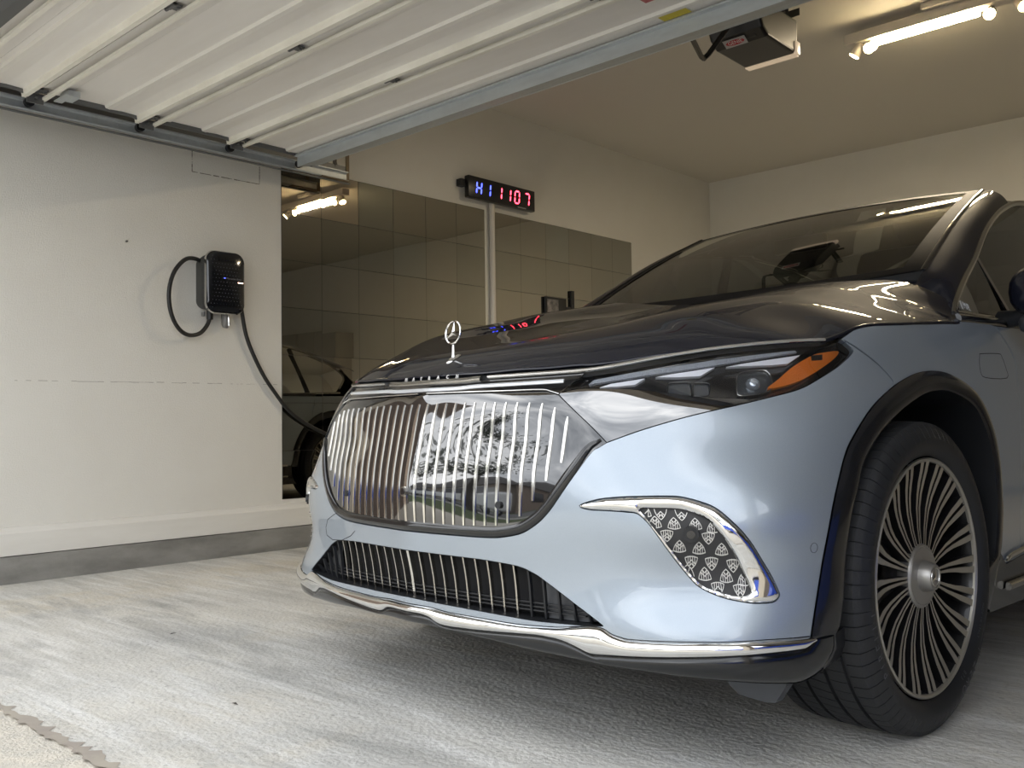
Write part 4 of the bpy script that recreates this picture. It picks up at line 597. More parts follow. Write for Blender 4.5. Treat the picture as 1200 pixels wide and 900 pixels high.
def pillar(s):
    e2r=resample(e2p,60)
    def f(a,t):
        t=arr(t)*1.14-.14;A=e1(t);z2=np.interp(t,np.linspace(0,1,60),e2r[:,1])+np.minimum(t,0)*.4;y2=np.interp(t,np.linspace(0,1,60),e2r[:,0]);B=np.column_stack([xw(z2)+.004,y2,z2])
        a=arr(a)[:,None];P=A*(1-a)+B*a;bul=4*a*(1-a);P=P+bul*np.array([[.012,-.004,.014]]);P[:,0]*=s;return P
    grid('a_pillar',f,14,30,navy,CAR)
    # glass edge moulding
    A=e1(np.linspace(0,1,40));A[:,0]*=s;n=np.tile([.35*s,-.6,.7],(40,1));n/=np.linalg.norm(n[0]);sweep('windscreen_moulding',A-n*.002,n,.040 if s<0 else .020,.007,MATS['glass_border_black'] if s<0 else gblack,CAR)
def roof(u,v):
    s=2*arr(u)-1;t=arr(v)
    er=np.array([(2.20,1.56),(2.39,1.603),(2.8,1.635),(3.3,1.618),(3.8,1.55),(4.15,1.46),(4.5,1.36)]);tt=(er[:,0]-2.2)/2.3
    ye=2.2+2.3*t;ze=np.interp(t,tt,er[:,1]);
    xe=xw(ze)+.004;hc=np.interp(t,[0,.2,.5,.8,1],[.130,.10,.09,.085,.08])
    k=np.abs(s)**2.6
    yc=ye+.13*(1-t)+.30*t
    return np.column_stack([s*xe,yc+(ye-yc)*np.abs(s)**2.0,ze+hc*(1-k)])
grid('roof',roof,48,40,navy,CAR)
for s in (1,-1):
    pillar(s)
    # window glass
    sill=[(4.2,1.125),(3.3,1.107),(2.2,1.098),(1.345,1.092)]
    def sf(y,z,s=s): y=np.atleast_1d(arr(y));z=np.atleast_1d(arr(z));bow=.012*np.sin(np.clip((z-1.08)/.55,0,1)*math.pi);return np.column_stack([(xw(z)-.006+bow)*s,y,z])
    wo=np.vstack([inset(E2,0)[3:],sill]);wo=inset(wo,.010) 
    sg=panel('side_window',sf,wo,[],tint,CAR,sp=.05,flange=0)
    # chrome frame around the side windows
    P=side_pt(E2,s,.003);n=np.tile([s,0,.29],(len(P),1));n/=np.linalg.norm(n[0]);sweep('window_frame',P,n,.020,.006,dchrome,CAR)
    b0=arr([(1.305,1.086),(1.6,1.090),(2.2,1.097),(3.3,1.105),(4.25,1.13)]);P=side_pt(crs(b0,6),s,.003);n=np.tile([s,0,.29],(len(P),1));n/=np.linalg.norm(n[0]);sweep('window_frame',P,n,.018,.006,dchrome,CAR)
    for (y0,z0,y1,z1,w) in ((1.80,1.09,1.66,1.29,.022),(2.66,1.09,2.62,1.62,.07),(3.85,1.10,3.70,1.55,.05)):
        P=side_pt([(y0,z0),((y0+y1)/2,(z0+z1)/2),(y1,z1)],s,.0);n=np.tile([s,0,.29],(3,1));n/=np.linalg.norm(n[0]);sweep('window_post',P,n,w,.006,gblack,CAR,round_=False)
    # small black corner of the quarter window with sticker
    if s>0:
        V=side_pt([(1.335,1.095),(1.50,1.095),(1.49,1.16),(1.47,1.195),(1.40,1.15)],1,.004);mk('quarter_corner',V,[(0,1,2,3,4)],gblack,sg,False)
        text('sticker_lettering','|| M/B.',.030,mat('sticker_white',(.6,.62,.65),.5),sg,(xw(1.115)+.007,1.40,1.113),(0,1,-.12),(-.29,0,1),.0004)
# cowl under the glass
V=[];xs=np.linspace(-.73,.73,40)
for x in xs:
    k=abs(x/.727)**2.2;y=1.285+.205*min(1,k);z=1.2+.05*min(1,k);V+=[(x,y+.02,z+.012),(x,y-.03,z-.02),(x,y-.05,z-.08)]
mk('cowl',V,[(3*i+j,3*i+3+j,3*i+4+j,3*i+1+j) for i in range(39) for j in (0,1)],sblack,CAR)
# rear closing panels
def tail(u,v):
    s=2*arr(u)-1;t=arr(v);z=.25+.85*t;x=s*(.90-.10*np.abs(t-.4));y=4.66+.42*(1-np.abs(s)**3)-.10*t**2
    return np.column_stack([x*(1+0*s),y,z])
grid('tail_panel',tail,24,10,silver,CAR)
def tg(u,v):
    s=2*arr(u)-1;t=arr(v);return np.column_stack([s*(.86-.16*t),4.98-.32*(np.abs(s)**3)-.28*t,1.08+.32*t])
grid('tailgate',tg,24,8,navy,CAR)
MB().box((-.70,.5,.2),(.70,4.9,.30)).build('underbody',sblack,CAR)
MB().box((-.60,.35,.3),(.60,1.25,.86)).build('engine_bay',dark,CAR)
# mirrors
def mirror(s):
    c=arr([1.068*s,1.60,1.160]);V=[];F=[];nu,nv=20,12
    def sup(a,b,t): return np.sign(math.cos(t))*abs(math.cos(t))**a,np.sign(math.sin(t))*abs(math.sin(t))**b
    for j in range(nv+1):
        ph=-math.pi/2+math.pi*j/nv;cz,szz=sup(.8,.8,ph)
        for i in range(nu):
            t=2*math.pi*i/nu;cx,cy=sup(.75,.75,t);V.append(c+arr([cx*cz*.125,cy*cz*.085*(1 if cy<0 else .6),szz*.085]))
    for j in range(nv):
        F+=[(j*nu+i,j*nu+(i+1)%nu,(j+1)*nu+(i+1)%nu,(j+1)*nu+i) for i in range(nu)]
    m=mk('side_mirror',V,F,navy,CAR);sharpen(m,180,True)
    b=MB();b.tube([(.90*s,1.64,1.085),(.95*s,1.62,1.085),(1.02*s,1.60,1.10)],[.03,.026,.03],12);b.box((min(.97*s,1.16*s),1.555,1.035),(max(.97*s,1.16*s),1.64,1.09),0,.02);b.build('mirror_foot',sblack,m,True)
    b=MB();b.box((min(.985*s,1.185*s),1.650,1.09),(max(.985*s,1.185*s),1.657,1.23),0,.003);b.build('mirror_glass',chrome,m)
for s in (1,-1): mirror(s)
# interior seen through the glass
im=mat('dark_interior',(.028,.027,.026),.7)
b=MB();b.prism([(1.30,1.02),(1.42,1.165),(1.75,1.13),(1.95,.95),(1.9,.6),(1.3,.6)],'x',-.68,.68);b.build('dashboard',im,CAR)
for sx in (-.38,.38):
    for sy in (2.45,3.35):
        b=MB();b.box((sx-.24,sy-.5,.55),(sx+.24,sy,.72),0,.05);b.box((sx-.23,sy-.05,.65),(sx+.23,sy+.13,1.22),0,.05);b.box((sx-.13,sy+.02,1.23),(sx+.13,sy+.12,1.43),0,.04);b.build('seat',im,CAR,True)
b=MB();b.box((-.12,2.02,1.475),(.12,2.05,1.54),0,.012);b.tube([(0,2.05,1.51),(0,2.13,1.57)],.012);b.build('rear_view_mirror',sblack,CAR,True)
b=MB();b.tube([(.38+.18*math.cos(t),1.93+.06*math.sin(t),1.02+.18*math.sin(t)) for t in np.linspace(0,2*math.pi,30)[:-1]],.016,8,closed=True);b.cyl((.38,1.7,.98),(.38,1.92,1.02),.05);b.build('steering_wheel',im,CAR,True)
# ---- wheels
def make_wheel():
    Wh=MB();n=96
    Wh.lathe([(-.13,.262),(-.12,.275),(.105,.280),(.126,.2865)],n,'x',mi=1);Wh.lathe([(.126,.2855),(.132,.2865),(.136,.2905),(.136,.2935),(.134,.2960),(.128,.2970),(.12,.29)],n,'x')
    w=Wh.build('wheel',[rimf,rimd],None,True)
    V,F=[],[]
    prof=[]
    tread=[]
    for x in np.linspace(-.1425,.1425,58): tread.append(x)
    gro=(-.083,-.030,.030,.083)
    def rad(x):
        a=abs(x);return .3905-.0035*(a/.12)**2-(.030*max(0,(a-.118)/.0245)**2)
    side=[(-.128,.300),(-.140,.312),(-.1475,.330),(-.1475,.345)]
    nt_=76;T=[]
    for p in range(nt_):
        a=2*math.pi*p/nt_;d=2*math.pi/nt_
        T+= [(a,0),(a+d*.09,0),(a+d*.10,1),(a+d*.17+0,1),(a+d*.18,0),(a+d*.55,0),(a+d*.56,2),(a+d*.60,2),(a+d*.61,0)]
    xs=[]
    for g in gro: xs+=[g-.0055,g-.0045,g+.0045,g+.0055]
    xs=sorted(set(xs+list(np.round(np.linspace(-.135,.135,25),4))+[-.1425,.1425,-.139,.139]))
    def groove(x): return any(abs(x-g)<.005 for g in gro)
    V=[];
    for (a,k) in T:
        for (x,r) in side: V.append((x,r*math.cos(a),r*math.sin(a)))
        for x in xs:
            r=rad(x)
            if groove(x): r-=.0075
            elif k==1 and (x>.0885 or x<-.0885): r-=.0045
            elif k==2 and .035<abs(x)<.078: r-=.0035
            elif k==1 and abs(x)<.03: r-=.003
            sk=x*.0 if abs(x)>.085 else .10*math.sin(x*22)*.25
            V.append((x,r*math.cos(a+sk),r*math.sin(a+sk)))
        for (x,r) in side[::-1]: V.append((-x,r*math.cos(a),r*math.sin(a)))
    m=len(side)*2+len(xs);nT=len(T);F=[(i*m+j,i*m+j+1,((i+1)%nT)*m+j+1,((i+1)%nT)*m+j) for i in range(nT) for j in range(m-1)]
    fm=[1 if (j<len(side)+2 or j>=m-len(side)-3) else 0 for i in range(nT) for j in range(m-1)]
    t=mk('tyre',V,F,[rubber,rubbers],w,True,fm=fm);sharpen(t,28,True)
    # spokes: pairs of machined prongs
    def prong(c0,sg):
        st=[(.070,.0046,.0026,.112),(.12,.0058,.0032,.108),(.17,.0078,.0044,.108),(.205,.0096,.0056,.112),(.235,.0122,.0074,.118),(.262,.0136,.0082,.125),(.2865,.0148,.0088,.130)]
        V=[];F=[];fm=[]
        for (r,off,hw,x) in st:
            for (dy,dx) in ((-hw,0),(hw,0),(hw*.8,-.022),(-hw*.8,-.022)): V.append((x+dx,sg*off+dy,r))
        for i in range(len(st)-1):
            b=i*4
            for k in range(4):F.append((b+k,b+(k+1)%4,b+4+(k+1)%4,b+4+k));fm.append(0 if k==0 else 1)
        return V,F,fm
    pr=[]
    for sg in (-1,1):
        V,F,fm=prong(0,sg);o=mk('spoke',V,F,[rimf,rimd],w,False,fm=fm);sharpen(o,30,True);pr.append(o)
    for k in range(1,20):
        for o in pr: c=o.copy();COL.objects.link(c);c.parent=w;c.rotation_euler=(2*math.pi*k/20,0,0)
    b=MB();b.lathe([(.10,.2785),(-.10,.262),(-.11,.15),(-.11,.05)],64,'x');b.build('wheel_barrel',rimd,w,True)
    b=MB();b.lathe([(.085,.08),(.112,.080),(.1165,.0765),(.1165,.073),(.1145,.072),(.1165,.071),(.118,.05),(.118,.0001)],64,'x');b.build('hub_plate',hubm,w,True)
    b=MB();b.lathe([(.118,.039),(.128,.038),(.140,.034),(.146,.031),(.146,.027),(.144,.026),(.144,.0001)],40,'x');hc=b.build('hub_cap',hubm,w,True)
    star('hub_star',(.1455,0,0),.022,chrome,w,(0,1,0),(0,0,1),.0012,.010,.002)
    b=MB();b.lathe([(-.02,.06),(-.02,.195),(-.045,.195),(-.045,.06)],60,'x');b.build('brake_disc',mat('brake_steel',(.16,.155,.15),.35,.8),w,True)
    b=MB();b.prism([(.10,-.10),(.20,-.12),(.235,0),(.20,.12),(.10,.10),(.12,0)],'x',-.08,.02);b.build('brake_caliper',mat('caliper_grey',(.2,.2,.2),.4,.6),w)
    # raised sidewall letters
    def ring_text(s,r0,a0,size,sp_=1.0,nm='tyre_lettering'):
        VV=[];FF=[];a=a0
        for ch in s:
            if ch==' ': a-=size*.5/r0;continue
            V,F=text_mesh(ch,size,.0,'CENTER');k=len(VV)
            for v in V:
                rr=r0+v[1];aa=a-v[0]/r0;x=.1478+.0006-max(0,(rr-.345))*.25-max(0,(.325-rr))*.35
                VV.append((x,rr*math.cos(aa),rr*math.sin(aa)))
            FF+=[tuple(i+k for i in f) for f in F];a-=size*.80*sp_/r0
        mk(nm,VV,FF,lettr,w,False)
    ring_text('P ZERO',.338,R(-42),.034,1.05);ring_text('PIRELLI',.338,R(213),.030,1.05);ring_text('B73',.312,R(-58),.014);ring_text('MADE IN ITALY',.316,R(-20),.010)
    return w
wh=make_wheel()
tag(wh,'turbine-style wheel with paired bronze spokes and a star hub cap')
def clamp_tyre(o,zc):
    o.data=o.data.copy()
    for v in o.data.vertices:
        if v.co.z<-zc+.001: v.co.z=-zc+.001
zc=.3865
t=[c for c in wh.children if c.name.startswith('tyre') and 'lett' not in c.name][0]; clamp_tyre(t,zc)
for k,(x,y,s,st) in enumerate(((.833,.888,1,.6),(-.833,.888,-1,.6),(.833,4.098,1,0),(-.833,4.098,-1,0))):
    w=wh if k==0 else copy_tree(wh); w.parent=CAR; w.location=(x,y,zc); w.rotation_euler=(0,0,R(-st)+(0 if s>0 else math.pi))
# ================================================================== GARAGE SHELL (world space)
XL,YB,ZC=-3.33,7.155,3.335; XR=5.9; YF=-.62
wallm=mat('wall_paint',(.70,.685,.635),.75,noise=(3.5,(.66,.64,.585),.5),bump=(140,.22))
ceilm=mat('ceiling_paint',(.58,.555,.50),.85,bump=(160,.12))
concm=mat('floor_concrete',(.67,.652,.60),.72,noise=(1.6,(.47,.465,.44),1.0,(1,1,1)),bump=(60,.55))
def concrete():
    m=concm;t=m.node_tree;b=t.nodes['Principled BSDF'];src=b.inputs['Base Color'].links[0].from_socket
    c=t.nodes.new('ShaderNodeTexCoord')
    def layer(scale,stretch,rot,col,amt,lo,hi,src,det=8,dist=.0):
        mp_=t.nodes.new('ShaderNodeMapping');mp_.inputs['Scale'].default_value=stretch;mp_.inputs['Rotation'].default_value=(0,0,R(rot))
        n=t.nodes.new('ShaderNodeTexNoise');n.inputs['Scale'].default_value=scale;n.inputs['Detail'].default_value=det;n.inputs['Roughness'].default_value=.7;n.inputs['Distortion'].default_value=dist
        r=t.nodes.new('ShaderNodeMapRange');r.inputs[1].default_value=lo;r.inputs[2].default_value=hi;r.inputs[4].default_value=amt
        x=t.nodes.new('ShaderNodeMix');x.data_type='RGBA';x.inputs['B'].default_value=(*col,1)
        t.links.new(c.outputs['Object'],mp_.inputs[0]);t.links.new(mp_.outputs[0],n.inputs['Vector']);t.links.new(n.outputs['Fac'],r.inputs[0]);t.links.new(r.outputs[0],x.inputs['Factor']);t.links.new(src,x.inputs['A']);return x.outputs['Result']
    s_=layer(.9,(1,.35,1),20,(.60,.52,.38),.6,.48,.70,src,5,.5)        # tan patches
    s_=layer(5,(.25,2.6,1),-8,(.76,.755,.73),.8,.47,.66,s_,9,.3)        # pale trowel streaks along x
    s_=layer(3.2,(.3,1.6,1),10,(.25,.25,.24),.75,.51,.72,s_,9,.6)      # darker streaks
    s_=layer(45,(1,1,1),0,(.22,.215,.20),.55,.58,.70,s_,3)              # pitting
    t.links.new(s_,b.inputs['Base Color'])
concrete()
stemm=mat('stem_wall_concrete',(.27,.265,.245),.85,noise=(4,(.11,.105,.097),.8,(.5,.5,1.5)),bump=(50,.3))
trimm=mat('trim_paint',(.72,.705,.66),.5,noise=(7,(.62,.60,.55),.45,(.3,.3,2)),bump=(90,.1))
def struct(o,label=None): o['kind']='structure'; 
def S(name,b,m,smooth=False):
    o=b.build(name,m,None,smooth); o['kind']='structure'; return o
S('floor',MB().box((XL-.2,YF,-.25),(XR+.2,YB+.2,0)),concm)
S('wall_left',MB().box((XL-.2,YF,.14),(XL,YB+.2,ZC+.1)),wallm)
S('wall_back',MB().box((XL,YB,0),(XR,YB+.2,ZC+.1)),wallm)
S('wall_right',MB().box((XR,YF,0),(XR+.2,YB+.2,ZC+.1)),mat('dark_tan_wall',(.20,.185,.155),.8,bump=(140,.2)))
S('ceiling',MB().box((XL-.2,YF-.2,ZC),(XR+.2,YB+.2,ZC+.15)),ceilm)
S('wall_front',MB().box((XL-.6,YF-.22,2.50),(XR+.5,YF,ZC+.4)).box((XL-2.5,YF-.22,0),(XL+.16,YF,3.6)).box((2.28,YF-.22,0),(2.62,YF,2.5)).box((5.1,YF-.22,0),(XR+2.5,YF,3.6)),mat('exterior_stucco',(.66,.59,.48),.85,bump=(90,.3)))
S('roof_slab',MB().box((XL-.9,YF-.45,ZC+.4),(XR+3,YB+.5,ZC+.5)),mat('eave_paint',(.5,.47,.42),.7))
S('trim_1',MB().box((XL-.02,YF,0),(XL+.035,YB,.138)),stemm)
b=MB();b.prism([(XL-.01,.142),(XL+.022,.142),(XL+.022,.255),(XL+.016,.268),(XL+.012,.285),(XL-.01,.29)],'y',YF,YB);S('baseboard_left',b,trimm)
S('baseboard_back',MB().box((XL,YB-.02,0),(XR,YB,.14)),trimm)
# horizontal seam and the cut patch in the wall board
rnd=random.Random(3)
sm=mat('wall_crack',(.16,.14,.12),.9)
b=MB();y=YF
while y<1.76:
    L=rnd.uniform(.012,.05);z=1.042+.012*(y/1.8)+rnd.uniform(-.0015,.0015)
    if rnd.random()<.55:b.box((XL-.001,y,z),(XL+.0006,y+L,z+rnd.uniform(.0012,.0035)))
    y+=L
S('trim_2',b,mat('seam_stain',(.30,.28,.25),.9))
b=MB()
for (y0,z0,y1,z1) in ((1.184,2.47,1.184,2.327),(1.184,2.327,1.646,2.332),(1.646,2.332,1.647,2.47)):
    n=26
    for i in range(n):
        if rnd.random()<.2: continue
        t0=i/n;t1=(i+.95)/n;w=rnd.uniform(.002,.006)
        ya,yb=y0+(y1-y0)*t0,y0+(y1-y0)*t1;za,zb=z0+(z1-z0)*t0,z0+(z1-z0)*t1
        b.box((XL-.001,min(ya,yb)-w/2,min(za,zb)-w/2),(XL+.0007,max(ya,yb)+w/2,max(za,zb)+w/2))
S('trim_3',b,sm)
tag(MB().cyl((XL,2.54,2.885),(XL+.03,2.54,2.88),.008).build('nail',mat('nail_steel',(.2,.19,.17),.5,.8)),'small nail sticking out of the wall above the mirror tiles','nail')
tag(MB().cyl((XL,.782,1.849),(XL+.012,.782,1.849),.006).build('nail',MATS['nail_steel']),'tiny nail in the wall to the left of the charger','nail')
# driveway and threshold
drvm=mat('driveway_concrete',(.66,.61,.52),.8,noise=(14,(.48,.46,.41),.8),bump=(120,.6))
S('driveway',MB().box((XL-.6,-9.,-.25),(XR+.6,YF-.012,-.006)),drvm)
b=MB();xs_=np.linspace(XL,XR,400);b.add([(x,YF-.020+rnd.uniform(-.014,.008),.0012) for x in xs_]+[(x,YF+.004+rnd.uniform(-.008,.022),.0012) for x in xs_],[(i,i+1,401+i,400+i) for i in range(399)]);b.box((XL,YF-.014,-.2),(XR,YF+.001,.0008));S('trim_4',b,mat('slab_edge_stain',(.33,.29,.25),.85,noise=(9,(.42,.38,.31),.8)))
S('wall_outer_left',MB().box((XL-.75,-3.1,-.2),(XL-.35,YF-.22,3.3)),mat('side_brick',(.16,.12,.095),.9,noise=(12,(.22,.17,.13),.8),bump=(40,.5)))
# ---- mirror tiles
MW=empty('mirror_tile_panel',(XL,1.806,.318));tag(MW,'wall of tall bronze mirror tiles covering the left wall beside the car','mirror')
tm=[mat('bronze_mirror_%s'%n,c,.012,1) for n,c in (('plain',(.40,.39,.35)),('warm',(.44,.42,.375)),('grey',(.42,.42,.385)))]
tms=mat('bronze_mirror_glow_tint',(.60,.54,.46),.014,1)  # lighter tint paints in the glow reflected by two top-row tiles
tile=.3108
ycols=[0,.315,.627,.942,1.257,1.575,1.887]; rt=[2.000,2.311,2.631,2.942,3.265,3.580,3.889]
rn=random.Random(5);base=None
edgem=mat('mirror_edge',(.10,.09,.075),.4)
MB().box((-.0,0,0),(.0008,1.885,2.1756)).box((.0,2.0,0),(.0008,3.887,2.1756)).build('backing',mat('mirror_backing',(.05,.045,.04),.7),MW)
def tile_(y,w,r,c):
    z0=.0+r*.3108;h=.3078; tilt=rn.uniform(-.0022,.0022);t2=rn.uniform(-.0022,.0022)
    x0=.001;x1=.0055
    b=MB();b.box((x0,y,z0),(x1,y+w-.0036,z0+h))
    V=[list(v) for v in b.V]
    for v in V:
        if v[0]>.003: v[0]+= (v[1]-y-w/2)*tilt+(v[2]-z0-h/2)*t2
    b.V=V;b.M=[1]*6;b.M[5]=0
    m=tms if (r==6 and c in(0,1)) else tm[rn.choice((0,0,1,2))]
    o=mk('mirror_tile',b.V,b.F,[m,edgem],MW,False,fm=b.M);return o
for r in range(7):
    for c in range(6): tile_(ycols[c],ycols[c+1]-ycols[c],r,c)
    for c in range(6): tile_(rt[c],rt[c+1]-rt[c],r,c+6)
# conduit
b=MB();b.cyl((XL+.03,3.752,.3),(XL+.03,3.752,2.60),.022,16)
tag(b.build('conduit_pipe',mat('white_pipe',(.62,.58,.52),.35),None,True),'white vertical pipe running up the wall between the mirror tiles','pipe')
# ---- clock
CK=empty('led_wall_clock',(XL,3.83,2.63));tag(CK,'black LED wall clock showing HI in blue and 1107 in red','clock')
MB().box((.035,-.39,-.087),(.085,.385,.087),0,.008).build('clock_case',mat('clock_black',(.006,.006,.008),.3),CK,True)
MB().box((0,-.30,-.03),(.036,-.26,.03)).box((0,.26,-.03),(.036,.30,.03)).box((.0,-.44,.0),(.05,-.385,.055)).build('clock_bracket',sblack,CK)
blue=mat('blue_led',(.01,.01,.1),.5,emit=(.05,.07,1),es=2.0);red=mat('red_led',(.1,.0,.0),.5,emit=(1,.035,.06),es=3.2)
SEG={'H':'bcefg','I':'bc','1':'bc','0':'abcdef','7':'abc'}
def digit(ch,yc,m,w=.052,h=.098,sk=.10):
    b=MB();t=.0115;g=.004
    co={'a':((-w/2,h/2),(w/2,h/2)),'g':((-w/2,0),(w/2,0)),'d':((-w/2,-h/2),(w/2,-h/2)),'b':((w/2,h/2),(w/2,0)),'c':((w/2,0),(w/2,-h/2)),'f':((-w/2,h/2),(-w/2,0)),'e':((-w/2,0),(-w/2,-h/2))}
    for s in SEG[ch]:
        (y0,z0),(y1,z1)=co[s];d=arr([y1-y0,z1-z0]);L=np.linalg.norm(d);d/=L;n=arr([-d[1],d[0]])*t/2;a=arr([y0,z0])+d*g;e_=arr([y1,z1])-d*g
        P=[a,a+d*t/2+n,e_-d*t/2+n,e_,e_-d*t/2-n,a+d*t/2-n];V=[(.0856,yc+p[0]+p[1]*sk,p[1]) for p in P]+[(.084,yc+p[0]+p[1]*sk,p[1]) for p in P]
        b.add(V,[(0,1,2,3,4,5),(11,10,9,8,7,6)]+[(i,6+i,6+(i+1)%6,(i+1)%6) for i in range(6)])
    b.build('led_digit',m,CK)
for ch,y,m in (('H',-.275,blue),('I',-.175,blue),('1',-.045,red),('1',.06,red),('0',.165,red),('7',.285,red)): digit(ch,y,m)
MB().box((.085,.17,-.083),(.0862,.27,-.073)).build('maker_plate',mat('grey_plate',(.3,.3,.3),.4),CK)
# ---- small framed picture and switch beside the bonnet
PF=empty('picture_frame',(XL+.012,4.53,1.70));tag(PF,'small dark framed photo fixed on the mirror tiles just above the hood','picture frame')
MB().box((0,-.135,-.10),(.02,.14,.16)).build('frame',sblack,PF)
MB().box((.02,-.115,-.08),(.0215,.03,.14)).build('photo',mat('monochrome_photo',(.05,.05,.05),.5,noise=(16,(.35,.33,.32),.9)),PF)
MB().box((0,.14,-.10),(.03,.19,.09)).build('frame_stand',mat('charcoal_card',(.03,.03,.032),.6),PF)
tag(MB().box((XL+.008,4.745,1.70),(XL+.03,4.785,1.94),0,.004).build('door_handle_bar',sblack),'short black vertical bar on the mirror tiles right of the photo','handle')
# ---- wall charger
CH=empty('wall_charger',(XL,1.335,1.655));tag(CH,'black rounded wall box car charger with chrome rim','charger')
def rr(w,h,r,n=8,k=1.0):
    o=[]
    for cx,cz,a0 in ((w-r,h-r,0),(-w+r,h-r,90),(-w+r,-h+r,180),(w-r,-h+r,270)):
        for i in range(n+1):
            a=R(a0+90*i/n);o.append((cx+r*math.cos(a),cz+r*math.sin(a)))
    return o
b=MB();P=rr(.120,.168,.05);b.add([(x,p[0]*s_-.015,p[1]*s_) for (x,s_) in ((0,.92),(.05,.98),(.085,1.0)) for p in P],[(i*36+k,i*36+(k+1)%36,(i+1)*36+(k+1)%36,(i+1)*36+k) for i in range(2) for k in range(36)]+[tuple(range(72,108))])
b.build('charger_back',mat('charger_grey',(.045,.045,.042),.5),CH,True)
P=rr(.130,.190,.062)
b=MB();b.add([(x,p[0]*s_,p[1]*s_) for (x,s_) in ((.085,.93),(.10,.985),(.112,1.0),(.122,.975)) for p in P],[(i*36+k,i*36+(k+1)%36,(i+1)*36+(k+1)%36,(i+1)*36+k) for i in range(3) for k in range(36)]+[tuple(range(36))[::-1]])
b.build('chrome_rim',mat('charger_rim',(.62,.61,.59),.16,1),CH,True)
V=[];F=[]
for i,(x,s_) in enumerate(((.120,.955),(.126,.95),(.132,.85),(.136,.6),(.138,.3),(.1385,.001))): V+=[(x,p[0]*s_,p[1]*s_) for p in P]
F=[(i*36+k,i*36+(k+1)%36,(i+1)*36+(k+1)%36,(i+1)*36+k) for i in range(5) for k in range(36)]
fp=mk('front_cover',V,F,mat('charger_gloss_black',(.006,.007,.010),.13,0,.6),CH);sharpen(fp,60,True)
b=MB()
for i in range(-5,6):
    for j in range(-7,8):
        y=i*.020+(.010 if j%2 else 0);z=j*.022
        if abs(y)>.10 or abs(z)>.155: continue
        r=max(abs(y)/.124,abs(z)/.18);x=.1392-.0115*max(0,r-.3)**1.5/.6
        b.add([(x,y-.003,z),(x,y,z-.003),(x,y+.003,z),(x,y,z+.003),(x+.0012,y,z)],[(0,1,4),(1,2,4),(2,3,4),(3,0,4)])
b.build('star_pattern',mat('pattern_grey',(.16,.165,.18),.35,.6),CH)['kind']='stuff'
MB().box((.1365,.075,.002),(.1385,.110,.007)).build('status_light',mat('warm_status_light',(.3,.2,.15),.4,emit=(1,.62,.45),es=1.6),CH)
MB().box((.138,-.020,.022),(.1392,-.008,.027)).build('blue_indicator',mat('blue_indicator_light',(.0,.0,.1),.4,emit=(.1,.15,1),es=.8),CH)
text('charger_lettering','Mercedes-Benz',.016,mat('charger_letter',(.16,.16,.18),.4),CH,(.1388,.048,.024),(0,1,0),(0,0,1),.0003)
b=MB();b.tube([(.04,.045,-.18),(.045,.045,-.215),(.045,.045,-.245),(.04,.045,-.262)],[.026,.026,.025,.016],16);b.cyl((.07,.05,-.19),(.075,.05,-.255),.007,10,1);b.cyl((.02,-.09,-.175),(.02,-.09,-.2),.012,8)
b.build('plug_holster',[mat('holster_grey',(.20,.195,.185),.4,.3),chrome],CH,True)
cabm=mat('cable_rubber',(.010,.010,.010),.45)
cy=1.335
pts=[(.035,1.245,1.755),(.06,1.19,1.785),(.085,1.10,1.775),(.10,1.02,1.69),(.105,.985,1.57),(.10,1.00,1.45),(.09,1.05,1.365),(.075,1.12,1.33),(.06,1.20,1.345),(.05,1.255,1.40),(.045,1.275,1.455),(.045,1.275,1.50)]
b=MB();b.tube(crs(arr([(XL+p[0],p[1],p[2]) for p in pts]),6),.0125,10);b.cyl((XL+.045,1.275,1.435),(XL+.045,1.275,1.50),.019,12)
tag(b.build('charging_cable',cabm,None,True),'black charging cable looped to the left of the wall charger','cable')
pts=[(.045,1.45,1.66),(.04,1.475,1.60),(.03,1.50,1.50),(.028,1.53,1.36),(.028,1.58,1.24),(.028,1.66,1.10),(.028,1.75,.985),(.028,1.83,.895),(.028,1.93,.825),(.028,2.07,.755),(.03,2.25,.69),(.03,2.5,.63),(.035,2.8,.60),(.04,3.3,.55)]
b=MB();b.tube(crs(arr([(XL+p[0],p[1],p[2]) for p in pts]),6),.0125,10)
tag(b.build('charging_cable',cabm,None,True),'black charging cable hanging from the charger down behind the car','cable')
# ---- overhead garage door
ZP=2.495;DX0,DX1=-3.02,2.12
DR=empty('garage_door',(-.45,.8,ZP));tag(DR,'open sectional garage door with white ribbed steel panels hanging overhead','garage door')
pm=mat('door_panel_white',(.88,.86,.825),.5,noise=(2.5,(.74,.71,.66),.5,(.3,2,1)));rbm=mat('door_rib_cream',(.93,.91,.83),.45,noise=(6,(.60,.57,.48),.5,(.4,3,1)))
galv=mat('galvanised_steel',(.56,.60,.62),.45,.45,noise=(25,(.46,.49,.51),.7,(.3,1,1)))
gdark=mat('dull_galvanised',(.17,.175,.18),.5,.7)
joints=[-.225,.177,.757,1.31,1.87]
def loc(v): return (v[0]+.45,v[1]-.8,v[2]-ZP)
def prof_obj(name,prof,x0,x1,m,parent):
    """folded sheet profile (y,z) extruded along x"""
    n=len(prof);V=[loc((x0,p[0],p[1])) for p in prof]+[loc((x1,p[0],p[1])) for p in prof]
    o=mk(name,V,[(i,i+1,n+i+1,n+i) for i in range(n-1)],m,parent,False)
    md=o.modifiers.new('thick','SOLIDIFY');md.thickness=.002;md.offset=0
    return o
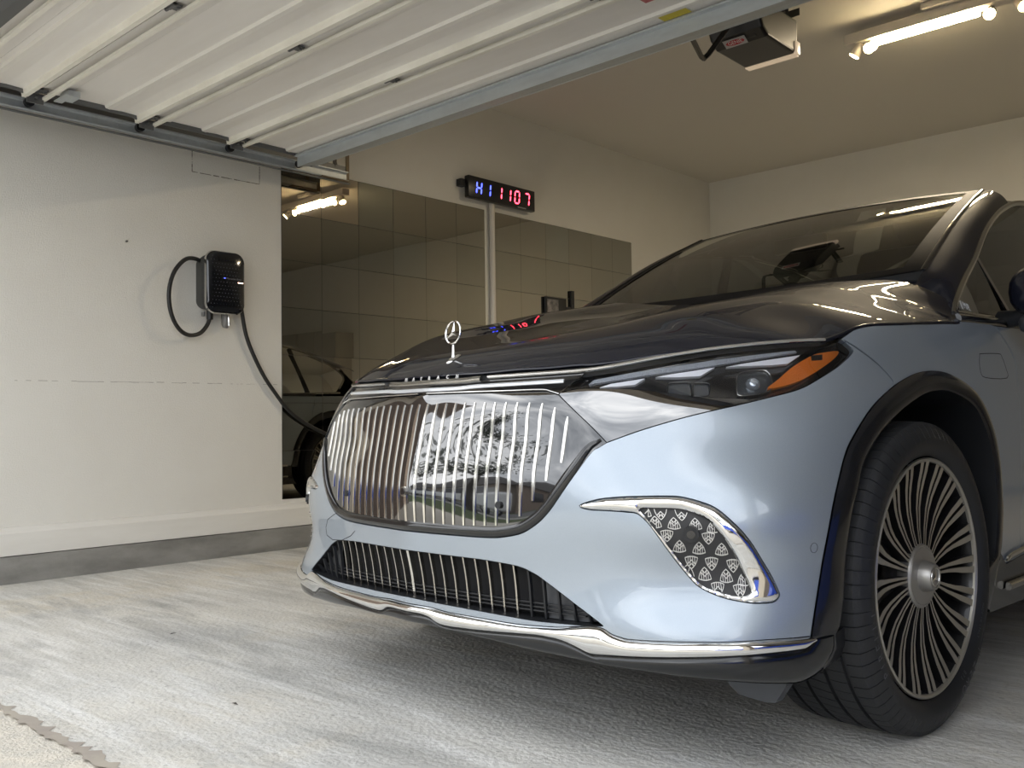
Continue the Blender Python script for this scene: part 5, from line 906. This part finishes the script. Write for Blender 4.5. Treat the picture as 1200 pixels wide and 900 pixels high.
for k in range(4):
    a,c=joints[k],joints[k+1]; last=(k==3)
    sec=prof_obj('door_section',[(a+.003,ZP+.02),(a+.004,ZP-.013),(a+.030,ZP-.008),(a+.058,ZP-.010),(a+.13,ZP-.006),(a+.14,ZP),(c-.235,ZP),(c-.222,ZP-.012),(c-.205,ZP-.014),(c-.14,ZP-.010),(c-.055,ZP-.014),(c-.030,ZP-.008),(c-.004,ZP-.013),(c-.003,ZP+.02)],DX0,DX1,pm,DR)
    prof_obj('stiffener_rib',[(a+.033,ZP-.034),(a+.034,ZP-.046),(a+.054,ZP-.046),(a+.059,ZP-.010)],DX0-.03,DX1,rbm,sec)
    prof_obj('fold_line',[(c-.236,ZP-.001),(c-.230,ZP-.0145),(c-.208,ZP-.0165),(c-.204,ZP-.012)],DX0,DX1,mat('door_fold_bright',(.80,.78,.73),.4),sec)
    if not last:
        prof_obj('stiffener_rib',[(c-.061,ZP-.012),(c-.057,ZP-.046),(c-.036,ZP-.046),(c-.034,ZP-.034)],DX0-.03,DX1,rbm,sec)
for j in joints[1:4]:
    for x in (-2.98,-1.63,-.35,.95,2.0):
        b=MB();w=.038
        b.box((x-w,j-.033,ZP-.020),(x+w*.4,j+.02,ZP-.014));b.box((x-w*.4,j-.02,ZP-.026),(x+w,j+.033,ZP-.020));b.cyl((x-w,j,ZP-.024),(x+w,j,ZP-.024),.008,8);b.cyl((x-.02,j-.02,ZP-.028),(x-.02,j-.02,ZP-.018),.006,8);b.cyl((x+.02,j+.022,ZP-.034),(x+.02,j+.022,ZP-.024),.006,8)
        b.V=[loc(v) for v in b.V];b.build('hinge',gdark,DR)
b=MB();b.prism([(1.71,ZP-.02),(1.71,ZP-.03),(1.735,ZP-.030),(1.735,ZP-.090),(1.74,ZP-.090),(1.865,ZP-.060),(1.87,ZP-.062),(1.87,ZP-.04),(1.865,ZP-.05),(1.75,ZP-.078),(1.745,ZP-.02)],'x',DX0-.02,DX1);b.V=[loc(v) for v in b.V]
b.build('reinforcing_strut',galv,DR)
for k in range(4):
    a,c=joints[k],joints[k+1]
    b=MB();b.prism([(a+.05,ZP+.02),(a+.05,ZP-.035),(a+.09,ZP-.028),(c-.09,ZP-.028),(c-.055,ZP-.035),(c-.055,ZP+.02)],'x',DX0-.012,DX0-.002);b.V=[loc(v) for v in b.V];b.build('end_cap',gdark,DR)
for y in [j for j in joints[1:4]]+[1.80]:
    b=MB();b.cyl((-3.15,y,ZP-.045),(-3.0,y,ZP-.045),.006,8);b.cyl((-3.128,y,ZP-.045),(-3.10,y,ZP-.045),.024,16,1);b.box((-3.04,y-.04,ZP-.07),(-3.03,y+.04,ZP-.02));b.V=[loc(v) for v in b.V];b.build('roller',[gdark,sblack],DR)
b=MB();b.box((-2.40,.03,ZP-.004),(-2.30,.09,ZP-.002))
lb_=MB();lb_.box((-2.96,.27,ZP-.05),(-2.86,.33,ZP-.02));lb_.box((-2.99,.25,ZP-.055),(-2.84,.29,ZP-.05));lb_.V=[loc(v) for v in lb_.V];lb_.build('cable_bracket',galv,DR)
V=[loc(v) for v in [(-.27,1.478,ZP-.0085),(-.16,1.478,ZP-.0085),(-.16,1.525,ZP-.0085),(-.27,1.525,ZP-.0085)]];rs=mk('red_label',V,[(0,1,2,3)],mat('red_sticker',(.42,.07,.08),.5,noise=(90,(.6,.3,.3),.5)),DR,False)
V=[loc(v) for v in [(-.30,1.655,ZP-.019),(-.165,1.655,ZP-.019),(-.165,1.705,ZP-.019),(-.30,1.705,ZP-.019)]];ys=mk('yellow_label',V,[(0,1,2,3)],mat('yellow_sticker',(.62,.52,.03),.5,noise=(110,(.5,.4,.02),.4,(1,.2,1))),DR,False)
b=MB();b.box((DX0,-.46,ZP-.06),(DX1,-.30,ZP+.04)).prism([(-.30,ZP-.05),(-.232,ZP-.035),(-.232,ZP+.02),(-.30,ZP+.04)],'x',DX0,DX1);b.V=[loc(v) for v in b.V];b.build('bottom_rail',gdark,DR)
# tracks
def track(x,sd,label):
    T=empty('door_track',(x,.8,ZP-.05));tag(T,label,'track')
    P=[(-.0,.032),(-.022*sd,.032),(-.03*sd,.018),(-.03*sd,-.018),(-.022*sd,-.032),(0,-.034),(.003*sd,-.026),(-.018*sd,-.026),(-.024*sd,-.016),(-.024*sd,.016),(-.018*sd,.026),(0,.026)]
    b=MB();b.prism(P,'y',-1.15,1.42) if False else b.add([(p[0],y,p[1]) for y in (-1.1,1.40) for p in P],[(i,(i+1)%12,12+(i+1)%12,12+i) for i in range(12)]);b.build('rail',galv,T)
    b=MB();b.box((-.034*sd-.003,-1.1,.028),(-.034*sd+.003,1.42,.075)).box((min(-.034*sd,-.01*sd),-1.1,-.046),(max(-.034*sd,-.01*sd),1.42,-.040));b.build('angle_iron',gdark,T)
    b=MB();b.box((-.037*sd-.002,1.30,.03),(-.037*sd+.002,1.33,.80)) 
    for i in range(18): b.cyl((-.037*sd-.006,1.315,.06+i*.04),(-.037*sd+.006,1.315,.06+i*.04),.006,6,1)
    b.tube([(-.03*sd,1.32,.07),(.28*-sd if False else -.03*sd,1.05,.80)],.010,6);b.build('hanger_strap',[mat('aged_strap',(.16,.14,.11),.6,.5),dark],T)
    return T
TLk=track(-3.13,1,'galvanised door track along the left wall under the open door')
track(2.24,-1,'galvanised door track at the right end of the open door')
b=MB();b.box((-3.165,2.20,2.415),(-3.155,2.225,2.66)).box((-3.165,1.9,2.66),(-3.155,2.225,2.685)).box((-3.19,1.98,2.408),(-3.12,2.20,2.414))
b.V=[(v[0]+3.13,v[1]-.8,v[2]-ZP+.05) for v in b.V];b.build('end_bracket',mat('rusty_bracket',(.20,.155,.10),.6,.4),TLk)
# ---- opener
OP=empty('door_opener',(-.56,2.98,2.88));tag(OP,'black ceiling mounted garage door opener with red and white label','door opener')
b=MB();w=.155
pf=[(-.235,.095),(-.235,-.0),(-.20,-.06),(-.14,-.095),(.16,-.10),(.20,-.085),(.215,.10)]
b.prism(pf,'x',-w,w);b.prism([(-.20,-.055),(-.16,-.088),(-.10,-.080),(-.18,-.02)],'x',-w*.2,w*.75)
ho=b.build('opener_housing',mat('opener_black',(.007,.007,.008),.35),OP)
bv=ho.modifiers.new('b','BEVEL');bv.width=.018;bv.segments=3
MB().box((-w*.95,.165,-.106),(w*.98,.215,-.098),0,.003).box((w*.94,.165,-.10),(w+.008,.215,-.03),0,.004).build('light_lens',mat('opener_lens',(.40,.37,.33),.35,emit=(1,.75,.5),es=.10),OP,True)
lab=MB();lab.box((-.075,-.001,-.034),(.055,.001,.034))
d=arr([0,.06,-.035]);d/=np.linalg.norm(d);n=arr([0,-.5,-.86]);n/=np.linalg.norm(n);xx=arr([1,0,0]);yy=np.cross(n,xx)
c=arr([-.02,-.168,-.083])
def P3(u,v,h): return tuple(c+xx*u+yy*v+n*h)
mk('opener_label',[P3(-.065,-.026,.004),(P3(.065,-.026,.004)),(P3(.065,.026,.004)),(P3(-.065,.026,.004))],[(0,1,2,3)],mat('label_grey',(.42,.40,.39),.5),OP,False)
V=[P3(.054*math.cos(t)*(1),.017*math.sin(t),.0046) for t in np.linspace(0,2*math.pi,25)[:-1]];mk('opener_label_badge',V,[tuple(range(24))],mat('label_red',(.42,.02,.03),.5),OP,False)
text('opener_lettering','GENIE',.030,mat('label_white',(.7,.68,.66),.5),OP,np.array(P3(0,0,.0052)),xx,yy,.0002)
b=MB();b.box((-.035,-3.4,.10),(.035,-.10,.155)).box((-.06,-.26,.10),(.06,-.05,.17));b.build('opener_rail',mat('rail_steel',(.14,.14,.13),.45,.8),OP)
b=MB()
for x in (-.17,.10): 
    b.box((x,-.20 if x<0 else .12,.05),(x+.045,-.197 if x<0 else .123,.45)); b.box((x,-.20 if x<0 else .12,.05),(x+.003,-.16 if x<0 else .16,.45))
b.box((-.19,.16,.10),(.19,.163,.14));b.build('hanger_strap',mat('perforated_strap',(.12,.12,.11),.5,.7),OP)
b=MB()
for x in (-.17,.10):
    for i in range(9): b.cyl((x+.022,(-.202 if x<0 else .118),.08+i*.042),(x+.022,(-.195 if x<0 else .126),.08+i*.042),.007,8)
b.build('strap_holes',mat('hole_light',(.35,.32,.28),.7),OP)['kind']='stuff'
b=MB()
for k in range(4): b.tube(crs(arr([(.02+.02*k,-.08+.02*k,.10),(.0+.04*k,-.10,.2),(.05-.02*k,-.06,.3),(.03*k,0,.45)]),4),.0035,6)
b.build('wire',sblack,OP,True)
# curved arm from the rail to the door
b=MB();P_=[(-.10,-.22,.10),(-.16,-.42,-.10),(-.18,-.52,-.245),(-.175,-.58,-.275),(-.17,-.66,-.235),(-.12,-1.08,-.43+.03)]
b=MB();A0=crs(arr([(-.56+.03,2.72,2.93),(-.60,2.58,2.80),(-.615,2.50,2.735)]),3)
arm=[(.02,-.28,.09),(-.035,-.44,-.105),(-.05,-.485,-.155),(-.055,-.52,-.17),(-.06,-.60,-.165),(.04,-1.1,-.42)]
arm=[(.042,-.272,-.0),(-.085,-.335,-.18),(-.099,-.36,-.207),(-.085,-.41,-.212),(.134,-.887,-.285),(.13,-.98,-.315)]
b.tube(arm,.014,6);b.build('door_arm',mat('arm_black',(.012,.012,.012),.45),OP,True)
# ---- ceiling light
LF=empty('ceiling_light',(.0,4.36,ZC));tag(LF,'white ceiling light bar with glowing tube and swivel spots','ceiling light')
warm=(1,.84,.62)
MB().box((-.62,-.045,-.11),(.62,.045,-.045)).box((-.12,-.09,-.045),(.12,.09,0),0,.01).build('light_body',mat('fixture_white',(.60,.56,.50),.4),LF)
MB().box((-.44,-.034,-.145),(.19,.034,-.111),0,.010).build('light_tube',mat('glowing_tube',(1,.9,.7),.5,emit=(1,.80,.47),es=16),LF,True)
def spot(x,dx,dy,dz):
    c=arr([x,0,-.15]);d=arr([dx,dy,dz]);d/=np.linalg.norm(d)
    b=MB();b.cyl((x,0,-.11),c,.008,8);b.tube([c-d*.045,c-d*.035,c+d*.04],[.02,.032,.036],16);sp=b.build('spot_head',MATS['fixture_white'],LF,True)
    b=MB();b.cyl(c+d*.0405,c+d*.044,.030,20);b.build('spot_lamp',mat('glowing_spot',(1,.9,.7),.4,emit=(1,.78,.42),es=22),sp)
spot(-.55,-.55,-.1,-.8);spot(-.46,-.15,-.85,-.5);spot(.25,.15,-.85,-.5);spot(.42,.45,-.5,-.6)
def lamp_light(name,loc,e,size):
    l=bpy.data.lights.new(name,'AREA');l.energy=e;l.color=warm;l.shape='RECTANGLE';l.size=size;l.size_y=.06;o=bpy.data.objects.new(name,l);COL.objects.link(o);o.parent=LF;o.location=loc;return o
lamp_light('tube_light',(-.12,0,-.158),15,.6)
# ---- the rest of the garage, seen in reflections
cabw=mat('cabinet_white',(.40,.385,.35),.45)
for i in range(3):
    C_=empty('wall_cabinet',(2.9+i*.95,YB-.32,.0));tag(C_,['tall pale cabinet at the back wall, nearest the car','tall pale cabinet at the back wall, middle of the three','tall pale cabinet at the back wall, farthest right'][i],'cabinet','tall cabinets on the back wall')
    MB().box((0,-.0,.1),(.92,.31,2.2)).build('cabinet_body',cabw,C_)
    for k in (0,1):
        d=MB().box((.01+.455*k,-.02,.11),(.455+.455*k,0,2.19)).build('door',cabw,C_);MB().box((.42+.06*k,-.04,1.0),(.432+.06*k,-.02,1.25)).build('handle',dchrome,d)
# ================================================================== BEYOND THE GARAGE (mirrored in paint and chrome)
grassm=mat('lawn_grass',(.055,.085,.025),.9,noise=(6,(.10,.12,.04),.8),bump=(80,1.0))
S('ground',MB().box((-60,-70,-.4),(60,-9,-.10)).box((-60,-9.0,-.4),(XL-.6,30,-.03)).box((XR+.6,-9.0,-.4),(60,30,-.03)),grassm)
S('street',MB().box((-60,-24,-.35),(60,-14,-.09)),mat('asphalt',(.13,.13,.13),.85,bump=(90,.4)))
S('sidewalk',MB().box((-60,-12.6,-.3),(60,-11.2,-.06)).box((XL-.6,-14,-.3),(XR+.6,-9,-.05)),mat('walk_concrete',(.42,.41,.38),.85))
leafm=mat('dark_leaves',(.022,.040,.014),.8,noise=(4,(.05,.07,.025),.8));bark=mat('tree_bark',(.06,.05,.04),.9,bump=(30,.6))
def tree(x,y,h,cr_,nl,label,sd,lean=.3):
    t=empty('street_tree',(x,y,-.05));tag(t,label,'tree');rg=random.Random(sd);b=MB();fol=MB()
    b.tube([(0,0,0),(.05,.02,h*.25),(lean*.3,.05,h*.45)],[.20,.16,.13],10)
    tips=[]
    for k in range(7):
        a=k*.9+rg.random();L=rg.uniform(.5,1)*cr_;e=(lean*.3+L*math.cos(a),L*math.sin(a),h*(.62+.3*rg.random()));m_=(lean*.3+L*.45*math.cos(a),L*.45*math.sin(a),h*.58)
        b.tube([(lean*.3,.05,h*.43),m_,e],[.085,.05,.02],6);tips+=[e,m_]
    b.build('trunk',bark,t,True)
    for k in range(nl):
        c=rg.choice(tips);c=[c[i]+rg.gauss(0,cr_*.24)*(.6 if i==2 else 1) for i in range(3)];s_=rg.uniform(.08,.17);u=[rg.uniform(-1,1) for _ in range(3)];v=[rg.uniform(-1,1) for _ in range(3)]
        u=arr(u)/np.linalg.norm(u)*s_;v=arr(v)/np.linalg.norm(v)*s_;c=arr(c);fol.add([c-u,c-v*.5,c+u,c+v*.5],[(0,1,2,3)])
    fo_=fol.build('foliage',leafm,t);fo_['kind']='stuff'
tree(-8.3,-10.3,5.6,2.4,1500,'bare-limbed street tree with sparse crown nearest the driveway',1)
tree(-4.5,-43,9,4.5,1800,'full dark tree behind the houses across the street, middle',2)
tree(-18,-43,8,4.5,1800,'full dark tree behind the pickup across the street, left',3)
tree(9,-42,8.5,4,1500,'full dark tree across the street, right',4)
tree(7.5,-9.5,5,2.2,1100,'small leafy tree on the lawn right of the driveway',5)
def house(x,y,w,col,label):
    h=empty('house',(x,y,-.1));tag(h,label,'house')
    wm=mat('house_wall_%d'%abs(int(x)),col,.85);MB().box((-w/2,-3.5,0),(w/2,3.5,3.1)).build('wall',wm,h)
    rm=mat('roof_shingle',(.09,.085,.08),.9,bump=(20,.5));b=MB();b.add([(-w/2-.5,4,3),(w/2+.5,4,3),(w/2+.5,-4,3),(-w/2-.5,-4,3),(-w/4,0,5.4),(w/4,0,5.4)],[(0,1,5,4),(1,2,5),(2,3,4,5),(3,0,4),(0,3,2,1)]);b.build('roof',rm,h)
    for k in (-.32,.05):
        MB().box((w*k,3.45,1.0),(w*k+1.5,3.54,2.3)).build('window',gblack,h)
    MB().box((w*.22,3.45,0),(w*.22+2.6,3.55,2.3)).build('garage_panel',mat('house_door',(.5,.5,.48),.6),h)
house(-24,-31,11,(.34,.29,.24),'low tan brick house across the street, leftmost');house(-11,-31,10,(.28,.22,.18),'brown brick house with hipped roof across the street');house(2,-31,11,(.4,.37,.32),'pale house with hipped roof opposite the driveway');house(15,-31,11,(.3,.26,.22),'dark tan house across the street, rightmost')
def vehicle(name,x,y,L,col,prof,cab,label,rz=0,wheels=True,cat='car',Wd=1.9):
    v=empty(name,(x,y,-.09),rz);tag(v,label,cat);pm_=mat('paint_'+name+str(int(abs(x)*10)),col,.3,.0,1)
    b=MB();b.prism(prof,'y',-Wd/2,Wd/2);o=b.build('body',pm_,v);bv=o.modifiers.new('b','BEVEL');bv.width=.09;bv.segments=2
    b=MB();b.prism(cab,'y',-Wd/2+.1,Wd/2-.1);o=b.build('cabin_glass',gblack,v);bv=o.modifiers.new('b','BEVEL');bv.width=.06;bv.segments=2
    for wx in (-L*.31,L*.31):
        for wy in (-Wd/2+.12,Wd/2-.12):
            b=MB();b.lathe([(-.11,.0001),(-.11,.30),(-.08,.36),(.08,.36),(.11,.30),(.11,.0001)],20,'y',(wx,wy,.36));w=b.build('wheel',rubber,v,True);MB().cyl((wx,wy-.112,.36),(wx,wy+.112,.36),.2,16).build('wheel_rim',dchrome,w)
    return v
vehicle('pickup_truck',-12.5,-15.4,5.6,(.75,.76,.77),[(-2.8,.45),(-2.85,.95),(-2.7,1.12),(-1.2,1.2),(.7,1.2),(2.8,1.18),(2.8,.45)],[(-1.25,1.19),(-.6,1.82),(.55,1.84),(.8,1.19)],'white pickup truck parked across the street','0' and 0,cat='truck')
vehicle('cargo_van',-19.8,-15.6,5.4,(.72,.73,.74),[(-2.7,.4),(-2.75,1.0),(-2.0,1.25),(-1.2,1.98),(2.65,2.05),(2.7,.4)],[(-1.95,1.27),(-1.22,1.9),(-.5,1.9),(-.5,1.27)],'white cargo van parked on the street beside the pickup',cat='van',Wd=1.98)
vehicle('parked_suv',-26.3,-15.8,4.8,(.03,.033,.04),[(-2.4,.4),(-2.4,1.0),(-1.1,1.15),(2.3,1.18),(2.4,.4)],[(-1.2,1.14),(-.4,1.68),(1.9,1.70),(2.3,1.15)],'dark SUV parked on the street behind the van')
bv_=vehicle('blue_car',3.95,-1.0,4.7,(.01,.07,.55),[(-2.35,.25),(-2.35,.70),(-1.2,.92),(1.5,1.0),(2.35,.95),(2.35,.3)],[(-1.0,.92),(-.1,1.36),(1.0,1.38),(2.0,.98)],'blue coupe parked half inside the right-hand garage bay',R(90),Wd=1.86)

lfm=mat('dry_leaf',(.06,.05,.04),.9)
LS=((-.55,-.18,3.2,'dark dry leaf scrap on the floor in front of the bumper, nearest the wall'),(-.08,-.62,.5,'dark speck of leaf on the concrete under the left end of the bumper'),(.42,-.55,2.1,'small curled leaf scrap on the concrete ahead of the grille'),(1.02,.10,.9,'small dark leaf scrap on the floor below the chrome lip'),(-1.55,.15,1.7,'dry leaf scrap on bare concrete left of the car'))
for i,(x,y,a,l) in enumerate(LS):
    V=[(.016*math.cos(a)*u-.005*math.sin(a)*v,.016*math.sin(a)*u+.005*math.cos(a)*v,.001+h) for u,v,h in ((-1,0,0),(-.3,1,.003),(1,.2,.001),(.2,-1,.004))]
    o=mk('dry_leaf',V,[(0,3,2,1)],lfm,None,False);o.location=(x,y,0);tag(o,l,'leaf')
